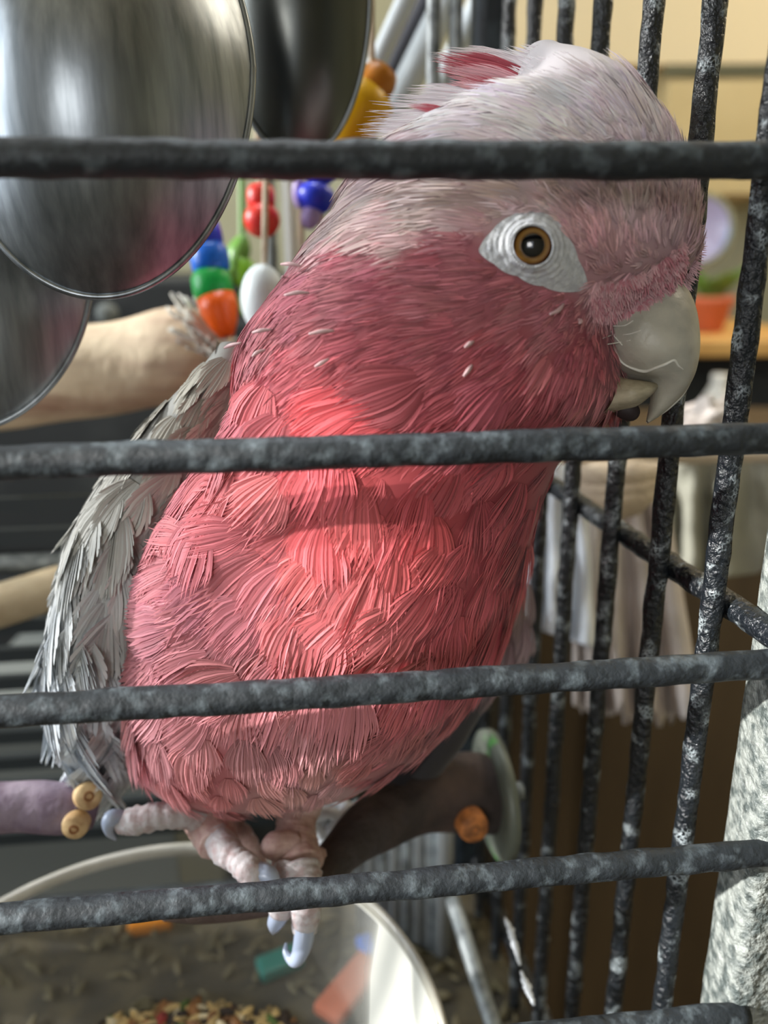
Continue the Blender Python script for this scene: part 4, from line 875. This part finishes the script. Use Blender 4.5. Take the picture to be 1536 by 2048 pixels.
def wisp(name, pts, lab):
    o = thing(name, P(*pts[0]), lab, 'scrap'); g = [tube_geo([P(*q) for q in pts], [.0003, .0010, .0004][:len(pts)], 8, 24, wob=.9, wscale=1500)]; v, f = join(g); mesh_obj('fibre', v, f, M['cloth3'], o)
wisp('down_wisp', [(1010, 1835, .245), (1024, 1870, .243), (1040, 1930, .24)], 'upper pale wisp of down stuck to a side wire')
wisp('down_wisp', [(1042, 1942, .232), (1054, 1975, .231), (1068, 2010, .23)], 'lower pale wisp of down stuck to a side wire')
wisp('down_wisp', [(112, 1575, .225), (140, 1545, .224), (165, 1515, .222)], 'loose white quill below the left wing tip')
#wisp('down_wisp', [(1400, 1870, .152), (1408, 1876, .151), (1420, 1884, .151)], 'tiny frayed fibre on the front corner post')

# ================================================================== beyond the cage
def drape(name, top, bot, h, m, label, cat, folds=7, amp=.008, nx=48, ny=40, fray=0, seed=0, support=None):
    "hanging cloth between a top and bottom pixel outline, at distance h"
    r = random.Random(seed); V, Fc = [], []
    for j in range(ny+1):
        v_ = j/ny
        for i in range(nx+1):
            u = i/nx
            def at(line): 
                q = u*(len(line)-1); k = min(int(q), len(line)-2); t = q-k; return np.array(line[k])*(1-t)+np.array(line[k+1])*t
            a, b = at(top), at(bot); x, y = a*(1-v_)+b*v_
            if fray: y += v_**6*fray*mnoise.noise((u*40, 3, seed))
            V.append(P(x, y, h + amp*(.3+v_)*math.sin(u*folds*2*math.pi+1.5*mnoise.noise((u*4, v_*2, seed)))+amp*.6*mnoise.noise((u*6, v_*5, seed+2))))
    for j in range(ny):
        for i in range(nx): a = j*(nx+1)+i; Fc.append((a, a+1, a+nx+2, a+nx+1))
    o = mesh_obj(name, V, Fc, m); s = o.modifiers.new('thickness', 'SOLIDIFY'); s.thickness = .0022; s.offset = 0
    tag(o, label, cat); return o
drape('hanging_rag', [(1150, 930), (1230, 925), (1320, 935)], [(1150, 1410), (1220, 1420), (1300, 1440), (1400, 1420)], .335, M['cloth'], 'pale beige rag hanging outside the side wires, widest at its frayed hem', 'rag', folds=4, fray=60, seed=1)
drape('hanging_rag', [(1040, 925), (1100, 925), (1168, 935)], [(1015, 1262), (1090, 1262), (1185, 1295)], .325, M['cloth3'], 'bright bluish-white rag between the bird breast and the beige rag', 'rag', folds=3, seed=2)
drape('hanging_rag', [(1330, 900), (1440, 905), (1560, 930)], [(1345, 1120), (1420, 1160), (1600, 1130)], .40, M['cloth2'], 'grey-green rag hanging at the right edge outside the cage', 'rag', folds=3, seed=3)
# line that carries the rags
ln = thing('rag_line', P(1300, 925, .37), 'thin cord behind the second front wire carrying the rags', 'cord'); tube('cord', [P(1010, 925, .335), P(1180, 922, .34), P(1330, 915, .38), P(1700, 905, .40)], .0035, M['rope'], ln, n=40)
rk = thing('twisted_rope', P(1220, 975, .315), 'thick beige twisted rope lump over the beige rag', 'rope')
for j, dy in enumerate((-10, 14, 34)):
    tube('strand', [P(1145, 960+dy*.5, .318), P(1190, 968+dy, .312), P(1250, 966+dy, .312), P(1318, 950+dy*.5, .318)], [.004, .0072, .0074, .004], M['rope'], rk, n=30, wob=.12, wscale=120)
ck = thing('crumpled_tissue', P(1425, 835, .42), 'crumpled off-white cloth bundle above the second wire at right', 'cloth'); g = []
v, f = lathe_geo((0, 0, 0), ball_prof(1, 26), 40); c0 = P(1415, 850, .40)
V = [c0+Vector(((Vector(q).x)*.016, Vector(q).y*.012, Vector(q).z*.012))*(1+.5*mnoise.noise(Vector(q)*2.2)+.15*mnoise.noise(Vector(q)*6)) for q in v]
mesh_obj('bundle', V, f, M['cloth'], ck)
# wall cabinet
def pz(y, h, x=1300): return Ph(x, y, h).z
hc = 1.5; zt_ = pz(138, hc); zb_ = pz(395, hc); x0 = Ph(1318, 250, hc).x; x1 = Ph(1700, 250, hc).x
cab = thing('wall_cabinet', Vector(((x0+x1)/2, YF, zb_)), 'tan wall cupboard with flat doors under the cream bulkhead', 'cupboard')
box('carcass', ((x0+x1)/2, (hc+YF)/2+.01, (zt_+zb_)/2), x1-x0, YF-hc-.02, zt_-zb_, M['tan'], cab)
for i in range(2):
    w_ = (Ph(1528, 250, hc).x-x0); box('door', (x0+w_*(i+.5), hc, (zt_+zb_)/2-.008), w_-.008, .02, zt_-zb_-.02, M['tan'], cab, bev=.003)
box('door_rail', ((x0+x1)/2, hc-.004, zt_-.004), x1-x0, .02, .010, M['rimgreen'], cab)
c2 = thing('wall_cabinet', Vector((x0-.2, YF, zb_)), 'tan cupboard end panel left of the doored cupboard', 'cupboard')
xs0 = Ph(1020, 250, hc+.15).x; box('panel', ((xs0+x0)/2, (hc+YF)/2+.07, (zt_+zb_)/2), x0-xs0-.004, YF-hc-.16, zt_-zb_, M['cream'], c2)
bh = box('bulkhead', ((xs0+x1)/2+.2, (hc-.02+YF)/2, (zt_+ZC)/2+.001), x1-xs0+.6, YF-hc+.02, ZC-zt_-.004, M['cream']); struct(bh); bh.name = 'trim_1'
# worktop and lower cupboard
hw = 1.15; zw = pz(682, hw); zw2 = pz(716, hw); wx0, wx1 = Ph(1180, 700, hw).x, Ph(1700, 700, hw).x
wt = thing('worktop', Vector(((wx0+wx1)/2, hw, zw2)), 'yellow pine worktop seen between side wires beside the beak', 'worktop')
box('slab', ((wx0+wx1)/2, hw+.2, (zw+zw2)/2), wx1-wx0, .4, zw-zw2, M['shelfwood'], wt, bev=.003)
lc = thing('base_cupboard', Vector(((wx0+wx1)/2, hw+.2, 0)), 'dark base cupboard under the yellow worktop', 'cupboard')
box('carcass', ((wx0+wx1)/2, hw+.22, zw2/2), wx1-wx0-.02, .34, zw2-.002, M['dark'], lc)
box('door', ((wx0+wx1)/2, hw+.04, zw2/2), wx1-wx0-.05, .02, zw2-.06, M['dark'], lc, bev=.003)
# things on worktop
plq = thing('round_plate', Ph(1412, 470, 1.35), 'round lilac and blue plate with olive rim on the far wall', 'plate')
c = Ph(1392, 462, 1.42); c = Vector((c.x, c.y, c.z)); rr_ = 72/FPX*1.42*.95
lathe('disc', c, [(0, .004), (rr_*.8, .004), (rr_*.86, .010), (rr_*.86, -.006), (0, -.006)], M['plaque'], plq, 48, Vector((-.25, -1, .1)))
lathe('rim', c, [(rr_*.85, .006), (rr_*.93, .016), (rr_*1.0, .010), (rr_*.98, -.006), (rr_*.85, -.006), (rr_*.85, .006)], M['rimgreen'], plq, 48, Vector((-.25, -1, .1)))
stn = box('stand', (c.x, c.y+.03, (zw+c.z)/2-.02), .03, .03, c.z-zw-.05, M['rimgreen'], plq)
fp = thing('flower_pot', Ph(1405, 682, 1.25), 'small terracotta pot with green plant on the yellow worktop', 'plant pot')
c = Ph(1412, 683, 1.27); c.z = zw
lathe('pot', c, [(0, .001), (.022, .001), (.032, .045), (.036, .045), (.036, .055), (.03, .055), (.028, .045), (0, .045)], M['terra'], fp, 30)
for j in range(14):
    a = j*2.4; ll = .045; pts = [c+Vector((0, 0, .045)), c+Vector((math.cos(a)*ll*.5, math.sin(a)*ll*.5, .075)), c+Vector((math.cos(a)*ll, math.sin(a)*ll, .07+.03*random.random()))]
    tube('leaf', pts, [.003, .009, .001], M['leafg'], fp, flat=.25, n=8, seg=8)
bt_ = thing('white_bottle', Ph(1432, 830, .9), 'slim white bottle standing in the dark space below the worktop', 'bottle')
c = Ph(1430, 852, .95); box_z = c.z
lathe('bottle_body', c, [(0, 0), (.016, 0), (.017, .004), (.017, .035), (.012, .046), (.009, .05)], M['white'], bt_, 24); lathe('cap', c, [(.0095, .049), (.010, .05), (.010, .062), (0, .062)], M['white'], bt_, 20)
# brown cupboard low right, carries the bottle
hb = .78; 
zb2 = c.z-.001
bx0, bx1 = Ph(1010, 1400, hb).x, 1.5
bcab = thing('brown_cupboard', Vector(((bx0+bx1)/2, hb, 0)), 'olive-brown cupboard filling the lower right behind the side wires', 'cupboard')
box('carcass', ((bx0+bx1)/2, hb+.15, zb2/2), bx1-bx0, .30, zb2, M['brown'], bcab, bev=.004)
xm = Ph(1150, 1600, hb).x
box('door', (xm+.25, hb-.008, zb2/2-.01), .48, .018, zb2-.08, M['brown'], bcab, bev=.003)
box('door', (bx0+(xm-bx0)/2, hb-.008, zb2/2-.01), xm-bx0-.01, .018, zb2-.08, M['brown'], bcab, bev=.003)
# dark furniture left behind the cage
hd = .62; dz = pz(560, hd, 300); dx1 = Ph(690, 600, hd).x
dk = thing('dark_cabinet', Vector((dx1-.6, hd+.2, 0)), 'dark grey cabinet behind the cage on the left', 'cabinet')
box('carcass', (dx1-.6, hd+.2, dz/2), 1.2, .4, dz, M['dark'], dk, bev=.004)
for i in range(3): box('drawer', (dx1-.6, hd-.006, dz-.12-.2*i), 1.16, .02, .18, M['dark'], dk, bev=.003)
kb = lathe('drawer_knob', Ph(215, 628, hd-.03), ball_prof(.008, 10), M['darkgrey'], dk, 20)
gb = thing('grey_box', Ph(60, 1560, .50), 'flat grey box low behind the cage slats at left', 'box')
g0 = Ph(-100, 1450, .44); g1 = Ph(330, 1450, .44)
box('carton', ((g0.x+g1.x)/2, .50, (g0.z+.0)/2), g1.x-g0.x, .12, g0.z, M['darkgrey'], gb, bev=.002)
box('lid', ((g0.x+g1.x)/2, .50, g0.z+.004), g1.x-g0.x+.008, .128, .008, M['darkgrey'], gb, bev=.002)
bpy.context.view_layer.update()
